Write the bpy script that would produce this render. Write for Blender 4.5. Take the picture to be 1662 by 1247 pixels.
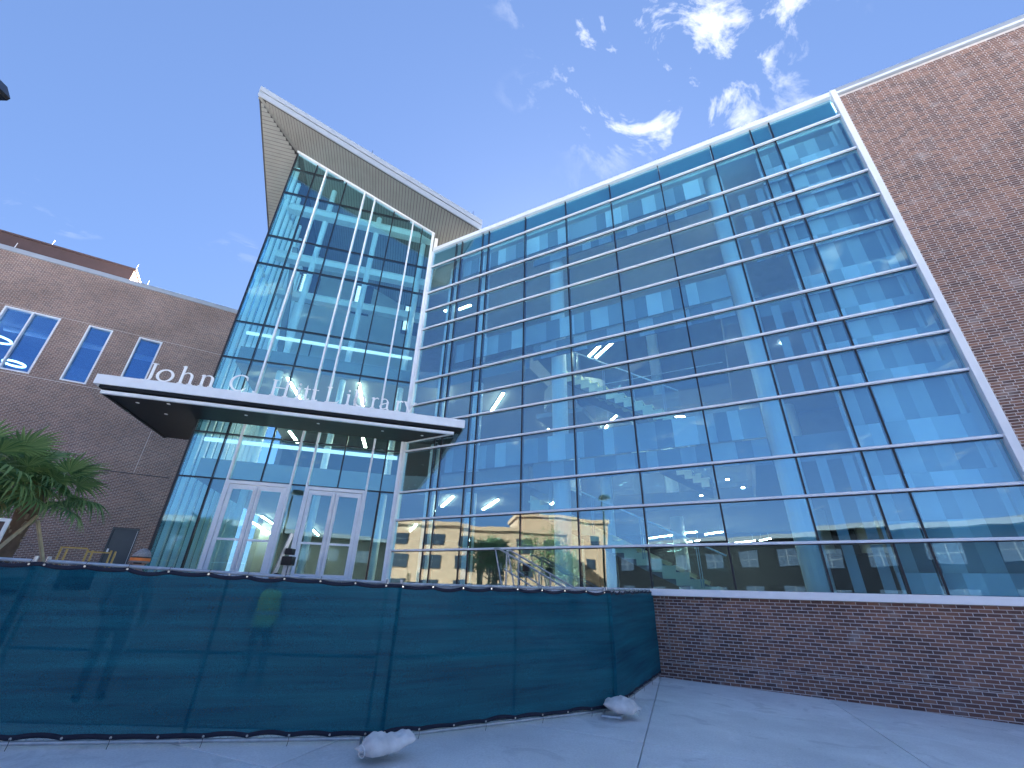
import bpy, bmesh, math, random
from mathutils import Vector, Matrix
R = math.radians
random.seed(11)
for o in list(bpy.data.objects): bpy.data.objects.remove(o)
S = bpy.context.scene
COL = S.collection
# ------------------------------------------------------------------ camera
EYE = 1.79
RX = Vector((0, 0, 0))
F, CX, CY, VX, VY = 687.23, 831.0, 623.5, 871.98, -781.46     # focal length, centre and zenith point in photo pixels
up_c = Vector(((VX - CX) / F, (VY - CY) / F, 1)).normalized()
fw_c = (Vector((0, 0, 1)) - up_c.z * up_c).normalized()
rt_c = fw_c.cross(up_c)
if rt_c.x < 0: rt_c = -rt_c
cam_d = bpy.data.cameras.new('camera'); cam = bpy.data.objects.new('camera', cam_d); COL.objects.link(cam)
cxw = Vector((rt_c.x, fw_c.x, up_c.x)); cyw = -Vector((rt_c.y, fw_c.y, up_c.y)); czw = -Vector((rt_c.z, fw_c.z, up_c.z))
cam.matrix_world = Matrix(((cxw.x, cyw.x, czw.x, 0), (cxw.y, cyw.y, czw.y, 0), (cxw.z, cyw.z, czw.z, EYE), (0, 0, 0, 1)))
cam_d.sensor_fit = 'HORIZONTAL'; cam_d.sensor_width = 36; cam_d.lens = F / 1662 * 36
cam_d.clip_start = 0.05; cam_d.clip_end = 3000
S.camera = cam
def pray(px, py):
    d = Vector(((px - CX) / F, (py - CY) / F, 1)); return Vector((d.dot(rt_c), d.dot(fw_c), d.dot(up_c)))
def pix(px, py, dist):                      # point on a pixel's ray at a horizontal distance
    r = pray(px, py); k = dist / math.hypot(r.x, r.y); return Vector((r.x * k, r.y * k, EYE + r.z * k))
def pixz(px, py, zrel):                     # point on a pixel's ray at a height relative to the eye
    r = pray(px, py); k = zrel / r.z; return Vector((r.x * k, r.y * k, EYE + zrel))
# ------------------------------------------------------------------ world, sun, exposure
SUN_AZ, SUN_EL = 8, 31                    # azimuth clockwise from the view direction
W = bpy.data.worlds.new('World'); S.world = W; W.use_nodes = True
nt = W.node_tree; N = nt.nodes; L = nt.links
for n in list(N): N.remove(n)
out = N.new('ShaderNodeOutputWorld'); bg = N.new('ShaderNodeBackground'); sky = N.new('ShaderNodeTexSky')
sky.sky_type = 'NISHITA'; sky.sun_disc = False; sky.sun_elevation = R(SUN_EL); sky.sun_rotation = R(SUN_AZ)
sky.altitude = 0; sky.air_density = 1.0; sky.dust_density = 0.4; sky.ozone_density = 3.0
bg.inputs[1].default_value = 0.10
SKY_GAMMA, SKY_TINT, CLOUD = .5, (.182, .246, .385), (1.35, 1.37, 1.42)
tc = N.new('ShaderNodeTexCoord'); sep = N.new('ShaderNodeSeparateXYZ'); L.new(tc.outputs['Generated'], sep.inputs[0])
def wm(op, a, b=None, clamp=False):
    n = N.new('ShaderNodeMath'); n.operation = op; n.use_clamp = clamp
    for i, v in enumerate((a, b)):
        if v is None: continue
        if hasattr(v, 'links'): L.new(v, n.inputs[i])
        else: n.inputs[i].default_value = v
    return n.outputs[0]
zc = wm('MAXIMUM', sep.outputs[2], 0.06)
cu = wm('DIVIDE', sep.outputs[0], zc); cv = wm('DIVIDE', sep.outputs[1], zc)
cmb = N.new('ShaderNodeCombineXYZ'); L.new(cu, cmb.inputs[0]); L.new(cv, cmb.inputs[1])
vr = N.new('ShaderNodeVectorRotate'); vr.rotation_type = 'Z_AXIS'; vr.inputs['Angle'].default_value = R(-35); L.new(cmb.outputs[0], vr.inputs[0])
mp = N.new('ShaderNodeMapping'); L.new(vr.outputs[0], mp.inputs[0]); mp.inputs['Rotation'].default_value = (0, 0, R(35)); mp.inputs['Scale'].default_value = (1.0, 1.5, 1); mp.inputs['Location'].default_value = (7.1, 2.3, 0)
n1 = N.new('ShaderNodeTexNoise'); n1.inputs['Scale'].default_value = 1.15; n1.inputs['Detail'].default_value = 2; L.new(mp.outputs[0], n1.inputs[0])
n2 = N.new('ShaderNodeTexNoise'); n2.inputs['Scale'].default_value = 6.0; n2.inputs['Detail'].default_value = 9; n2.inputs['Roughness'].default_value = 0.62; n2.inputs['Distortion'].default_value = 0.5; L.new(mp.outputs[0], n2.inputs[0])
r1 = N.new('ShaderNodeMapRange'); r1.inputs[1].default_value = 0.555; r1.inputs[2].default_value = 0.70; L.new(n1.outputs[0], r1.inputs[0])
r2 = N.new('ShaderNodeMapRange'); r2.inputs[1].default_value = 0.535; r2.inputs[2].default_value = 0.70; L.new(n2.outputs[0], r2.inputs[0])
cl = wm('MULTIPLY', r1.outputs[0], r2.outputs[0], True)
hz = N.new('ShaderNodeMapRange'); hz.inputs[1].default_value = 0.02; hz.inputs[2].default_value = 0.18; L.new(sep.outputs[2], hz.inputs[0])
cl = wm('MULTIPLY', cl, hz.outputs[0], True)
mx = N.new('ShaderNodeMix'); mx.data_type = 'RGBA'; L.new(cl, mx.inputs[0])
gmn = N.new('ShaderNodeGamma'); gmn.inputs[1].default_value = SKY_GAMMA; L.new(sky.outputs[0], gmn.inputs[0])
tn_ = N.new('ShaderNodeMix'); tn_.data_type = 'RGBA'; tn_.blend_type = 'MULTIPLY'; tn_.inputs[0].default_value = 1; L.new(gmn.outputs[0], tn_.inputs[6]); tn_.inputs[7].default_value = (*SKY_TINT, 1)
L.new(tn_.outputs[2], mx.inputs[6]); mx.inputs[7].default_value = (*CLOUD, 1)
L.new(mx.outputs[2], bg.inputs[0]); L.new(bg.outputs[0], out.inputs[0])
sun_d = bpy.data.lights.new('sun', 'SUN'); sun = bpy.data.objects.new('sun', sun_d); COL.objects.link(sun)
sun_d.energy = 5.0; sun_d.angle = R(0.5); sun_d.color = (1, 0.97, 0.92)
sdir = Vector((math.sin(R(SUN_AZ)) * math.cos(R(SUN_EL)), math.cos(R(SUN_AZ)) * math.cos(R(SUN_EL)), math.sin(R(SUN_EL))))
sun.rotation_euler = sdir.to_track_quat('Z', 'Y').to_euler()
S.view_settings.view_transform = 'Standard'; S.view_settings.look = 'None'; S.view_settings.gamma = 1; S.view_settings.use_curve_mapping = False
S.view_settings.exposure = 3.68
S.render.engine = 'CYCLES'
S.cycles.max_bounces = 10; S.cycles.transparent_max_bounces = 24; S.cycles.glossy_bounces = 4; S.cycles.diffuse_bounces = 4
# ------------------------------------------------------------------ materials
MATS = {}
def newmat(name):
    m = bpy.data.materials.new(name); m.use_nodes = True; MATS[name] = m
    return m, m.node_tree.nodes, m.node_tree.links, m.node_tree.nodes['Principled BSDF']
def plain(name, col, rough=0.6, metal=0.0, var=0.12, scale=3.0, bump=0.0, bscale=60, emis=None, estr=0, spec=0.5):
    m, n, l, b = newmat(name)
    b.inputs['Roughness'].default_value = rough; b.inputs['Metallic'].default_value = metal
    b.inputs['Specular IOR Level'].default_value = spec
    tcn = n.new('ShaderNodeTexCoord')
    ns = n.new('ShaderNodeTexNoise'); ns.inputs['Scale'].default_value = scale; ns.inputs['Detail'].default_value = 6; l.new(tcn.outputs['Object'], ns.inputs[0])
    rp = n.new('ShaderNodeMapRange'); rp.inputs[1].default_value = .25; rp.inputs[2].default_value = .75; rp.inputs[3].default_value = 1 - var; rp.inputs[4].default_value = 1 + var; l.new(ns.outputs[0], rp.inputs[0])
    mm = n.new('ShaderNodeMix'); mm.data_type = 'RGBA'; mm.blend_type = 'MULTIPLY'; mm.inputs[0].default_value = 1; mm.inputs[6].default_value = (*col, 1); l.new(rp.outputs[0], mm.inputs[7]); l.new(mm.outputs[2], b.inputs['Base Color'])
    if bump:
        nb = n.new('ShaderNodeTexNoise'); nb.inputs['Scale'].default_value = bscale; nb.inputs['Detail'].default_value = 4; l.new(tcn.outputs['Object'], nb.inputs[0])
        bp = n.new('ShaderNodeBump'); bp.inputs['Strength'].default_value = bump; bp.inputs['Distance'].default_value = 0.01; l.new(nb.outputs[0], bp.inputs['Height']); l.new(bp.outputs[0], b.inputs['Normal'])
    if emis: b.inputs['Emission Color'].default_value = (*emis, 1); b.inputs['Emission Strength'].default_value = estr
    return m
plain('aluminium', (.72, .76, .82), .42, .0, .05, 4)
plain('white_metal', (.88, .88, .89), .4, .0, .04, 4)
plain('dark_joint', (.008, .011, .02), .45, 0, .1)
plain('mortar', (.55, .51, .50), .9, 0, .18, 9, .5, 120)
plain('white_paint', (.80, .80, .78), .6, 0, .05)
plain('interior_white', (.46, .46, .45), .7, 0, .05)
plain('interior_grey', (.24, .245, .25), .7, 0, .08)
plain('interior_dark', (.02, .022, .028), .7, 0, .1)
plain('ceiling_tile', (.34, .34, .34), .8, 0, .05)
plain('carpet', (.035, .04, .05), .9, 0, .2, 12)
plain('teal_panel', (.07, .22, .25), .45, 0, .06, 1.2)
plain('stone_light', (.74, .74, .72), .8, 0, .08)
plain('fascia_metal', (.33, .37, .43), .45, .2, .05, 2)
plain('soffit_wood', (.215, .215, .205), .5, .0, .08, 2)
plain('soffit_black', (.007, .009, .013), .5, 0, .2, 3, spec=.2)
plain('cream_panel', (.72, .66, .54), .6, 0, .05)
plain('galvanised', (.46, .48, .50), .42, .75, .18, 14)
plain('black_metal', (.012, .013, .016), .4, .3, .1)
plain('door_paint', (.06, .075, .09), .4, .1, .1, 3)
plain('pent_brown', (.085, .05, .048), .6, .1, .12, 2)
plain('pent_sunlit', (.42, .24, .15), .6, .1, .1, 2)  # penthouse brown turned orange: sunlight on the flank put into the colour
plain('roof_white', (.72, .72, .70), .8, 0, .08)
plain('sandbag_cloth', (.72, .70, .68), .9, 0, .28, 5, .9, 55)
plain('hem_fabric', (.008, .012, .03), .8, 0, .2, 20)
plain('tie_black', (.01, .01, .01), .5)
plain('brass', (.7, .68, .62), .3, .9, .05)
plain('vest', (1.0, 1.0, .12), .7, 0, .08, 20)
plain('vest_tape', (.75, .75, .70), .4)
plain('skin', (.45, .27, .20), .6, 0, .08, 9)
plain('navy_cloth', (.30, .28, .26), .85, 0, .15, 14, .3, 80)
plain('denim', (.31, .29, .27), .85, 0, .15, 14, .3, 80)
plain('knit_grey', (.27, .27, .28), .9, 0, .35, 45, .6, 120)
plain('orange_band', (.85, .22, .05), .7)
plain('hair', (.02, .015, .012), .7)
plain('palm_trunk', (.17, .115, .08), .95, 0, .35, 9, .8, 25)
plain('palm_boot', (.34, .27, .19), .9, 0, .25, 12)
plain('lumber', (.55, .43, .27), .75, 0, .2, 9)
plain('bark', (.09, .07, .055), .95, 0, .3, 8, .8, 20)
plain('yellow_steel', (.55, .36, .10), .55, .1, .2, 9)
plain('red_plastic', (.5, .06, .05), .5)
plain('tan_stucco', (.23, .125, .068), .85, 0, .08, 1.2, .2, 30)
plain('shaded_facade', (.004, .004, .005), 1, 0, .15, .6, spec=.01)  # near-black colour stands in for the shade on the hall front
plain('fascia_grey', (.06, .06, .065), .9, spec=.05)
plain('dark_window', (.012, .016, .024), .3, 0, .1, spec=.15)
plain('stair_cream', (.93, .89, .62), .55, 0, .05, 3)
plain('column_paint', (.86, .87, .87), .5, 0, .04)
plain('concrete_plaza', (.48, .48, .47), .85, 0, .12, 2, .3, 60)
plain('soil', (.34, .31, .28), .95, 0, .25, 3, .5, 20)
plain('lamp_strip', (.9, .9, .85), .5, emis=(1, .86, .62), estr=6.5)
plain('ring_glow', (.9, .9, .9), .5, emis=(.95, .97, 1), estr=.9)
plain('lamp_dot', (.9, .9, .85), .5, emis=(1, .95, .88), estr=6)
plain('cove_light', (.9, .9, .85), .5, emis=(.85, .95, 1.0), estr=.09)
plain('exit_red', (.5, .02, .02), .5, emis=(1, .12, .16), estr=3.0)
plain('paint_mark', (.78, .80, .84), .9)
for i, c in enumerate(((.72, .74, .75), (.42, .44, .46), (.26, .28, .30), (.55, .57, .58), (.86, .87, .87))):
    plain('strip_tone_%d' % i, c, .7, 0, .03)
def brick_mat(name, base, dark, light):
    m, n, l, b = newmat(name)
    g = n.new('ShaderNodeNewGeometry'); oi = n.new('ShaderNodeObjectInfo')
    a = n.new('ShaderNodeMath'); a.operation = 'ADD'; l.new(g.outputs['Random Per Island'], a.inputs[0]); l.new(oi.outputs['Random'], a.inputs[1])
    fr = n.new('ShaderNodeMath'); fr.operation = 'FRACT'; l.new(a.outputs[0], fr.inputs[0])
    cr = n.new('ShaderNodeValToRGB'); e = cr.color_ramp.elements
    e[0].position = 0; e[0].color = (*dark, 1); e[1].position = 1; e[1].color = (*light, 1)
    x = e.new(.5); x.color = (*base, 1); l.new(fr.outputs[0], cr.inputs[0])
    tcn = n.new('ShaderNodeTexCoord'); ge = n.new('ShaderNodeNewGeometry')
    ns = n.new('ShaderNodeTexNoise'); ns.inputs['Scale'].default_value = 1.1; ns.inputs['Detail'].default_value = 8; ns.inputs['Roughness'].default_value = .65; l.new(ge.outputs['Position'], ns.inputs[0])
    rp = n.new('ShaderNodeMapRange'); rp.inputs[1].default_value = .3; rp.inputs[2].default_value = .72; rp.inputs[3].default_value = .82; rp.inputs[4].default_value = 1.3; l.new(ns.outputs[0], rp.inputs[0])
    mm = n.new('ShaderNodeMix'); mm.data_type = 'RGBA'; mm.blend_type = 'MULTIPLY'; mm.inputs[0].default_value = 1; l.new(cr.outputs[0], mm.inputs[6]); l.new(rp.outputs[0], mm.inputs[7])
    # chalky efflorescence smears
    ns2 = n.new('ShaderNodeTexNoise'); ns2.inputs['Scale'].default_value = 2.3; ns2.inputs['Detail'].default_value = 5; l.new(ge.outputs['Position'], ns2.inputs[0])
    rp2 = n.new('ShaderNodeMapRange'); rp2.inputs[1].default_value = .58; rp2.inputs[2].default_value = .80; rp2.inputs[3].default_value = 0; rp2.inputs[4].default_value = .6; l.new(ns2.outputs[0], rp2.inputs[0])
    m2 = n.new('ShaderNodeMix'); m2.data_type = 'RGBA'; l.new(rp2.outputs[0], m2.inputs[0]); l.new(mm.outputs[2], m2.inputs[6]); m2.inputs[7].default_value = (.42, .38, .38, 1)
    l.new(m2.outputs[2], b.inputs['Base Color']); b.inputs['Roughness'].default_value = .85
    nb = n.new('ShaderNodeTexNoise'); nb.inputs['Scale'].default_value = 90; l.new(ge.outputs['Position'], nb.inputs[0])
    bp = n.new('ShaderNodeBump'); bp.inputs['Strength'].default_value = .5; bp.inputs['Distance'].default_value = .004; l.new(nb.outputs[0], bp.inputs['Height']); l.new(bp.outputs[0], b.inputs['Normal'])
brick_mat('brick_clay', (.165, .084, .066), (.09, .052, .05), (.245, .128, .092))
def brick_tex(name, c1, c2, mort, L_=.207, H_=.07):
    m, n, l, b = newmat(name)
    tcn = n.new('ShaderNodeTexCoord'); sp = n.new('ShaderNodeSeparateXYZ'); l.new(tcn.outputs['Object'], sp.inputs[0])
    cb = n.new('ShaderNodeCombineXYZ'); l.new(sp.outputs[0], cb.inputs[0]); l.new(sp.outputs[2], cb.inputs[1])
    bt = n.new('ShaderNodeTexBrick'); l.new(cb.outputs[0], bt.inputs[0]); bt.inputs['Scale'].default_value = 1
    bt.inputs['Brick Width'].default_value = L_; bt.inputs['Row Height'].default_value = H_; bt.inputs['Mortar Size'].default_value = .007; bt.inputs['Mortar Smooth'].default_value = .1; bt.inputs['Bias'].default_value = -.1
    bt.inputs['Color1'].default_value = (*c1, 1); bt.inputs['Color2'].default_value = (*c2, 1); bt.inputs['Mortar'].default_value = (*mort, 1)
    ns = n.new('ShaderNodeTexNoise'); ns.inputs['Scale'].default_value = .5; ns.inputs['Detail'].default_value = 7; l.new(cb.outputs[0], ns.inputs[0])
    rp = n.new('ShaderNodeMapRange'); rp.inputs[1].default_value = .3; rp.inputs[2].default_value = .7; rp.inputs[3].default_value = .85; rp.inputs[4].default_value = 1.18; l.new(ns.outputs[0], rp.inputs[0])
    mm = n.new('ShaderNodeMix'); mm.data_type = 'RGBA'; mm.blend_type = 'MULTIPLY'; mm.inputs[0].default_value = 1; l.new(bt.outputs[0], mm.inputs[6]); l.new(rp.outputs[0], mm.inputs[7])
    l.new(mm.outputs[2], b.inputs['Base Color']); b.inputs['Roughness'].default_value = .88
    bp = n.new('ShaderNodeBump'); bp.inputs['Strength'].default_value = .7; bp.inputs['Distance'].default_value = .006; bp.invert = True; l.new(bt.outputs['Fac'], bp.inputs['Height']); l.new(bp.outputs[0], b.inputs['Normal'])
brick_tex('brick_far', (.21, .125, .10), (.11, .072, .07), (.52, .47, .45))
def glass_mat(name, tint, refl, base, grazing=1.0):
    m, n, l, b = newmat(name); n.remove(b)
    o = n['Material Output']; tr = n.new('ShaderNodeBsdfTransparent'); tr.inputs[0].default_value = (*tint, 1)
    gl = n.new('ShaderNodeBsdfGlossy'); gl.inputs[0].default_value = (*refl, 1); gl.inputs['Roughness'].default_value = 0.0
    fr = n.new('ShaderNodeFresnel'); gb = n.new('ShaderNodeNewGeometry'); mi = n.new('ShaderNodeMath'); mi.operation = 'MULTIPLY_ADD'; mi.inputs[1].default_value = 1 / 1.5 - 1.5; mi.inputs[2].default_value = 1.5; l.new(gb.outputs['Backfacing'], mi.inputs[0]); l.new(mi.outputs[0], fr.inputs[0])
    ad = n.new('ShaderNodeMath'); ad.operation = 'MULTIPLY_ADD'; ad.inputs[1].default_value = grazing; ad.inputs[2].default_value = base; ad.use_clamp = True; l.new(fr.outputs[0], ad.inputs[0])
    # faint roller-wave of toughened glass
    tcn = n.new('ShaderNodeTexCoord'); ns = n.new('ShaderNodeTexNoise'); ns.inputs['Scale'].default_value = .9; ns.inputs['Detail'].default_value = 1; l.new(tcn.outputs['Object'], ns.inputs[0])
    bp = n.new('ShaderNodeBump'); bp.inputs['Strength'].default_value = .35; bp.inputs['Distance'].default_value = .008; l.new(ns.outputs[0], bp.inputs['Height']); l.new(bp.outputs[0], gl.inputs['Normal'])
    mxs = n.new('ShaderNodeMixShader'); l.new(ad.outputs[0], mxs.inputs[0]); l.new(tr.outputs[0], mxs.inputs[1]); l.new(gl.outputs[0], mxs.inputs[2]); l.new(mxs.outputs[0], o.inputs[0])
glass_mat('glass_blue', (.72, .94, 1.0), (.70, .90, 1.0), .16)
glass_mat('glass_teal', (.74, .965, 1.0), (.66, .91, 1.0), .125)
glass_mat('glass_clear', (.93, .97, .96), (.9, .96, 1.0), .0)
glass_mat('glass_window', (.55, .78, .96), (.36, .64, 1.0), .22)
def screen_mat():
    m, n, l, b = newmat('privacy_mesh')
    o = n['Material Output']; tcn = n.new('ShaderNodeTexCoord')
    mpn = n.new('ShaderNodeMapping'); mpn.inputs['Scale'].default_value = (.35, 1, 9); l.new(tcn.outputs['Object'], mpn.inputs[0])
    ns = n.new('ShaderNodeTexNoise'); ns.inputs['Scale'].default_value = 1.0; ns.inputs['Detail'].default_value = 6; ns.inputs['Roughness'].default_value = .6; l.new(mpn.outputs[0], ns.inputs[0])
    cr = n.new('ShaderNodeValToRGB'); e = cr.color_ramp.elements; e[0].position = .32; e[0].color = (.002, .066, .125, 1); e[1].position = .72; e[1].color = (.005, .165, .24, 1); l.new(ns.outputs[0], cr.inputs[0])
    # fine knit speckle
    nk = n.new('ShaderNodeTexNoise'); nk.inputs['Scale'].default_value = 130; nk.inputs['Detail'].default_value = 2; l.new(tcn.outputs['Object'], nk.inputs[0])
    rk = n.new('ShaderNodeMapRange'); rk.inputs[1].default_value = .3; rk.inputs[2].default_value = .7; rk.inputs[3].default_value = .55; rk.inputs[4].default_value = 1.5; l.new(nk.outputs[0], rk.inputs[0])
    mm = n.new('ShaderNodeMix'); mm.data_type = 'RGBA'; mm.blend_type = 'MULTIPLY'; mm.inputs[0].default_value = 1; l.new(cr.outputs[0], mm.inputs[6]); l.new(rk.outputs[0], mm.inputs[7])
    l.new(mm.outputs[2], b.inputs['Base Color']); b.inputs['Roughness'].default_value = .75; b.inputs['Specular IOR Level'].default_value = .25
    bp = n.new('ShaderNodeBump'); bp.inputs['Strength'].default_value = .4; bp.inputs['Distance'].default_value = .003; l.new(nk.outputs[0], bp.inputs['Height']); l.new(bp.outputs[0], b.inputs['Normal'])
    tl = n.new('ShaderNodeBsdfTranslucent'); l.new(mm.outputs[2], tl.inputs[0]); m1 = n.new('ShaderNodeMixShader'); m1.inputs[0].default_value = .42; l.new(b.outputs[0], m1.inputs[1]); l.new(tl.outputs[0], m1.inputs[2])
    tr = n.new('ShaderNodeBsdfTransparent'); tr.inputs[0].default_value = (.55, .95, .9, 1); m2 = n.new('ShaderNodeMixShader'); m2.inputs[0].default_value = .19; l.new(m1.outputs[0], m2.inputs[1]); l.new(tr.outputs[0], m2.inputs[2]); l.new(m2.outputs[0], o.inputs[0])
screen_mat()
def slab_mat():
    m, n, l, b = newmat('pavement_concrete')
    ge = n.new('ShaderNodeNewGeometry'); oi = n.new('ShaderNodeObjectInfo')
    ns = n.new('ShaderNodeTexNoise'); ns.inputs['Scale'].default_value = .8; ns.inputs['Detail'].default_value = 9; ns.inputs['Roughness'].default_value = .6; l.new(ge.outputs['Position'], ns.inputs[0])
    cr = n.new('ShaderNodeValToRGB'); e = cr.color_ramp.elements; e[0].position = .28; e[0].color = (.64, .64, .64, 1); e[1].position = .75; e[1].color = (.86, .86, .85, 1); l.new(ns.outputs[0], cr.inputs[0])
    nf = n.new('ShaderNodeTexNoise'); nf.inputs['Scale'].default_value = 45; nf.inputs['Detail'].default_value = 5; l.new(ge.outputs['Position'], nf.inputs[0])
    rf = n.new('ShaderNodeMapRange'); rf.inputs[1].default_value = .3; rf.inputs[2].default_value = .7; rf.inputs[3].default_value = .9; rf.inputs[4].default_value = 1.07; l.new(nf.outputs[0], rf.inputs[0])
    ro = n.new('ShaderNodeMapRange'); ro.inputs[3].default_value = .95; ro.inputs[4].default_value = 1.05; l.new(oi.outputs['Random'], ro.inputs[0])
    mul = n.new('ShaderNodeMath'); mul.operation = 'MULTIPLY'; l.new(rf.outputs[0], mul.inputs[0]); l.new(ro.outputs[0], mul.inputs[1])
    # thin dried wash streaks
    wv = n.new('ShaderNodeTexNoise'); wv.inputs['Scale'].default_value = 1.3; wv.inputs['Detail'].default_value = 3; wv.inputs['Distortion'].default_value = 1.2; l.new(ge.outputs['Position'], wv.inputs[0])
    mm = n.new('ShaderNodeMix'); mm.data_type = 'RGBA'; mm.blend_type = 'MULTIPLY'; mm.inputs[0].default_value = 1; l.new(cr.outputs[0], mm.inputs[6]); l.new(mul.outputs[0], mm.inputs[7])
    r3 = n.new('ShaderNodeMapRange'); r3.inputs[1].default_value = .60; r3.inputs[2].default_value = .66; r3.inputs[3].default_value = 0; r3.inputs[4].default_value = .30; l.new(wv.outputs[0], r3.inputs[0])
    m3 = n.new('ShaderNodeMix'); m3.data_type = 'RGBA'; l.new(r3.outputs[0], m3.inputs[0]); l.new(mm.outputs[2], m3.inputs[6]); m3.inputs[7].default_value = (.42, .42, .43, 1)
    vo = n.new('ShaderNodeTexVoronoi'); vo.inputs['Scale'].default_value = 2.6; l.new(ge.outputs['Position'], vo.inputs[0])
    rv = n.new('ShaderNodeMapRange'); rv.inputs[1].default_value = .035; rv.inputs[2].default_value = .06; rv.inputs[3].default_value = .55; rv.inputs[4].default_value = 0; l.new(vo.outputs['Distance'], rv.inputs[0])
    m4 = n.new('ShaderNodeMix'); m4.data_type = 'RGBA'; l.new(rv.outputs[0], m4.inputs[0]); l.new(m3.outputs[2], m4.inputs[6]); m4.inputs[7].default_value = (.30, .30, .31, 1)
    ws = n.new('ShaderNodeTexNoise'); ws.inputs['Scale'].default_value = .55; ws.inputs['Detail'].default_value = 8; ws.inputs['Roughness'].default_value = .7; ws.inputs['Distortion'].default_value = 2.2; l.new(ge.outputs['Position'], ws.inputs[0])
    rw = n.new('ShaderNodeMapRange'); rw.inputs[1].default_value = .56; rw.inputs[2].default_value = .70; rw.inputs[3].default_value = 0; rw.inputs[4].default_value = .7; l.new(ws.outputs[0], rw.inputs[0])
    m5 = n.new('ShaderNodeMix'); m5.data_type = 'RGBA'; l.new(rw.outputs[0], m5.inputs[0]); l.new(m4.outputs[2], m5.inputs[6]); m5.inputs[7].default_value = (.92, .92, .92, 1)
    l.new(m5.outputs[2], b.inputs['Base Color']); b.inputs['Roughness'].default_value = .85
    bp = n.new('ShaderNodeBump'); bp.inputs['Strength'].default_value = .35; bp.inputs['Distance'].default_value = .004; l.new(nf.outputs[0], bp.inputs['Height']); l.new(bp.outputs[0], b.inputs['Normal'])
slab_mat()
def leaf_mat(name, c1, c2):
    m, n, l, b = newmat(name); o = n['Material Output']
    g = n.new('ShaderNodeNewGeometry'); oi = n.new('ShaderNodeObjectInfo')
    a = n.new('ShaderNodeMath'); a.operation = 'ADD'; l.new(g.outputs['Random Per Island'], a.inputs[0]); l.new(oi.outputs['Random'], a.inputs[1])
    fr = n.new('ShaderNodeMath'); fr.operation = 'FRACT'; l.new(a.outputs[0], fr.inputs[0])
    cr = n.new('ShaderNodeValToRGB'); e = cr.color_ramp.elements; e[0].color = (*c1, 1); e[1].color = (*c2, 1); l.new(fr.outputs[0], cr.inputs[0])
    l.new(cr.outputs[0], b.inputs['Base Color']); b.inputs['Roughness'].default_value = .5
    tl = n.new('ShaderNodeBsdfTranslucent'); l.new(cr.outputs[0], tl.inputs[0]); ms = n.new('ShaderNodeMixShader'); ms.inputs[0].default_value = .3; l.new(b.outputs[0], ms.inputs[1]); l.new(tl.outputs[0], ms.inputs[2]); l.new(ms.outputs[0], o.inputs[0])
leaf_mat('palm_leaf', (.09, .20, .07), (.22, .34, .12))
leaf_mat('palm_leaf_old', (.20, .22, .06), (.26, .24, .09))
leaf_mat('tree_leaf', (.03, .06, .018), (.09, .11, .035))
# ------------------------------------------------------------------ mesh helpers
class MB:
    def __init__(s): s.v = []; s.f = []; s.sm = False
    def box(s, x0, x1, y0, y1, z0, z1):
        k = len(s.v); s.v += [(x0, y0, z0), (x1, y0, z0), (x1, y1, z0), (x0, y1, z0), (x0, y0, z1), (x1, y0, z1), (x1, y1, z1), (x0, y1, z1)]
        s.f += [tuple(k + i for i in q) for q in ((0, 3, 2, 1), (4, 5, 6, 7), (0, 1, 5, 4), (1, 2, 6, 5), (2, 3, 7, 6), (3, 0, 4, 7))]; return s
    def prism(s, pts, a, b, axis='y'):       # polygon (u,w) extruded along axis from a to b
        k = len(s.v); n = len(pts)
        def P(u, w, t): return (u, t, w) if axis == 'y' else ((u, w, t) if axis == 'z' else (t, u, w))
        s.v += [P(u, w, a) for u, w in pts] + [P(u, w, b) for u, w in pts]
        s.f += [tuple(k + i for i in range(n)), tuple(k + n + i for i in reversed(range(n)))]
        s.f += [(k + i, k + n + i, k + n + (i + 1) % n, k + (i + 1) % n) for i in range(n)]; return s
    def tube(s, pts, r, n=8, cap=True, r2=None):
        pts = [Vector(p) for p in pts]; rings = []
        for i, p in enumerate(pts):
            t = (pts[min(i + 1, len(pts) - 1)] - pts[max(i - 1, 0)]).normalized()
            a = t.cross(Vector((0, 0, 1)) if abs(t.z) < .9 else Vector((1, 0, 0))).normalized(); b = t.cross(a)
            rr = r if r2 is None else r + (r2 - r) * i / max(1, len(pts) - 1)
            if isinstance(r, (list, tuple)): rr = r[i]
            k = len(s.v); s.v += [tuple(p + (a * math.cos(6.28318 * j / n) + b * math.sin(6.28318 * j / n)) * rr) for j in range(n)]; rings.append(k)
        for k0, k1 in zip(rings, rings[1:]): s.f += [(k0 + j, k0 + (j + 1) % n, k1 + (j + 1) % n, k1 + j) for j in range(n)]
        if cap: s.f += [tuple(rings[0] + j for j in reversed(range(n))), tuple(rings[-1] + j for j in range(n))]
        return s
    def mesh(s, name):
        m = bpy.data.meshes.new(name); m.from_pydata(s.v, [], s.f); m.update()
        bm = bmesh.new(); bm.from_mesh(m); bmesh.ops.recalc_face_normals(bm, faces=bm.faces); bm.to_mesh(m); bm.free()
        if s.sm: m.polygons.foreach_set('use_smooth', [True] * len(m.polygons))
        return m
def mk(name, geo, mat, parent=None, mtx=None, kind=None, bevel=0):
    me = geo.mesh(name) if isinstance(geo, MB) else geo
    if mat and not me.materials: me.materials.append(MATS[mat])
    o = bpy.data.objects.new(name, me); COL.objects.link(o)
    if parent: o.parent = parent
    if mtx is not None: o.matrix_local = mtx
    if kind: o['kind'] = kind
    if bevel:
        b = o.modifiers.new('bevel', 'BEVEL'); b.width = bevel; b.segments = 2; b.limit_method = 'ANGLE'
    return o
def empty(name, mtx=None, parent=None):
    o = bpy.data.objects.new(name, None); COL.objects.link(o); o.empty_display_size = .2
    if parent: o.parent = parent
    if mtx is not None: o.matrix_local = mtx
    return o
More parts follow.
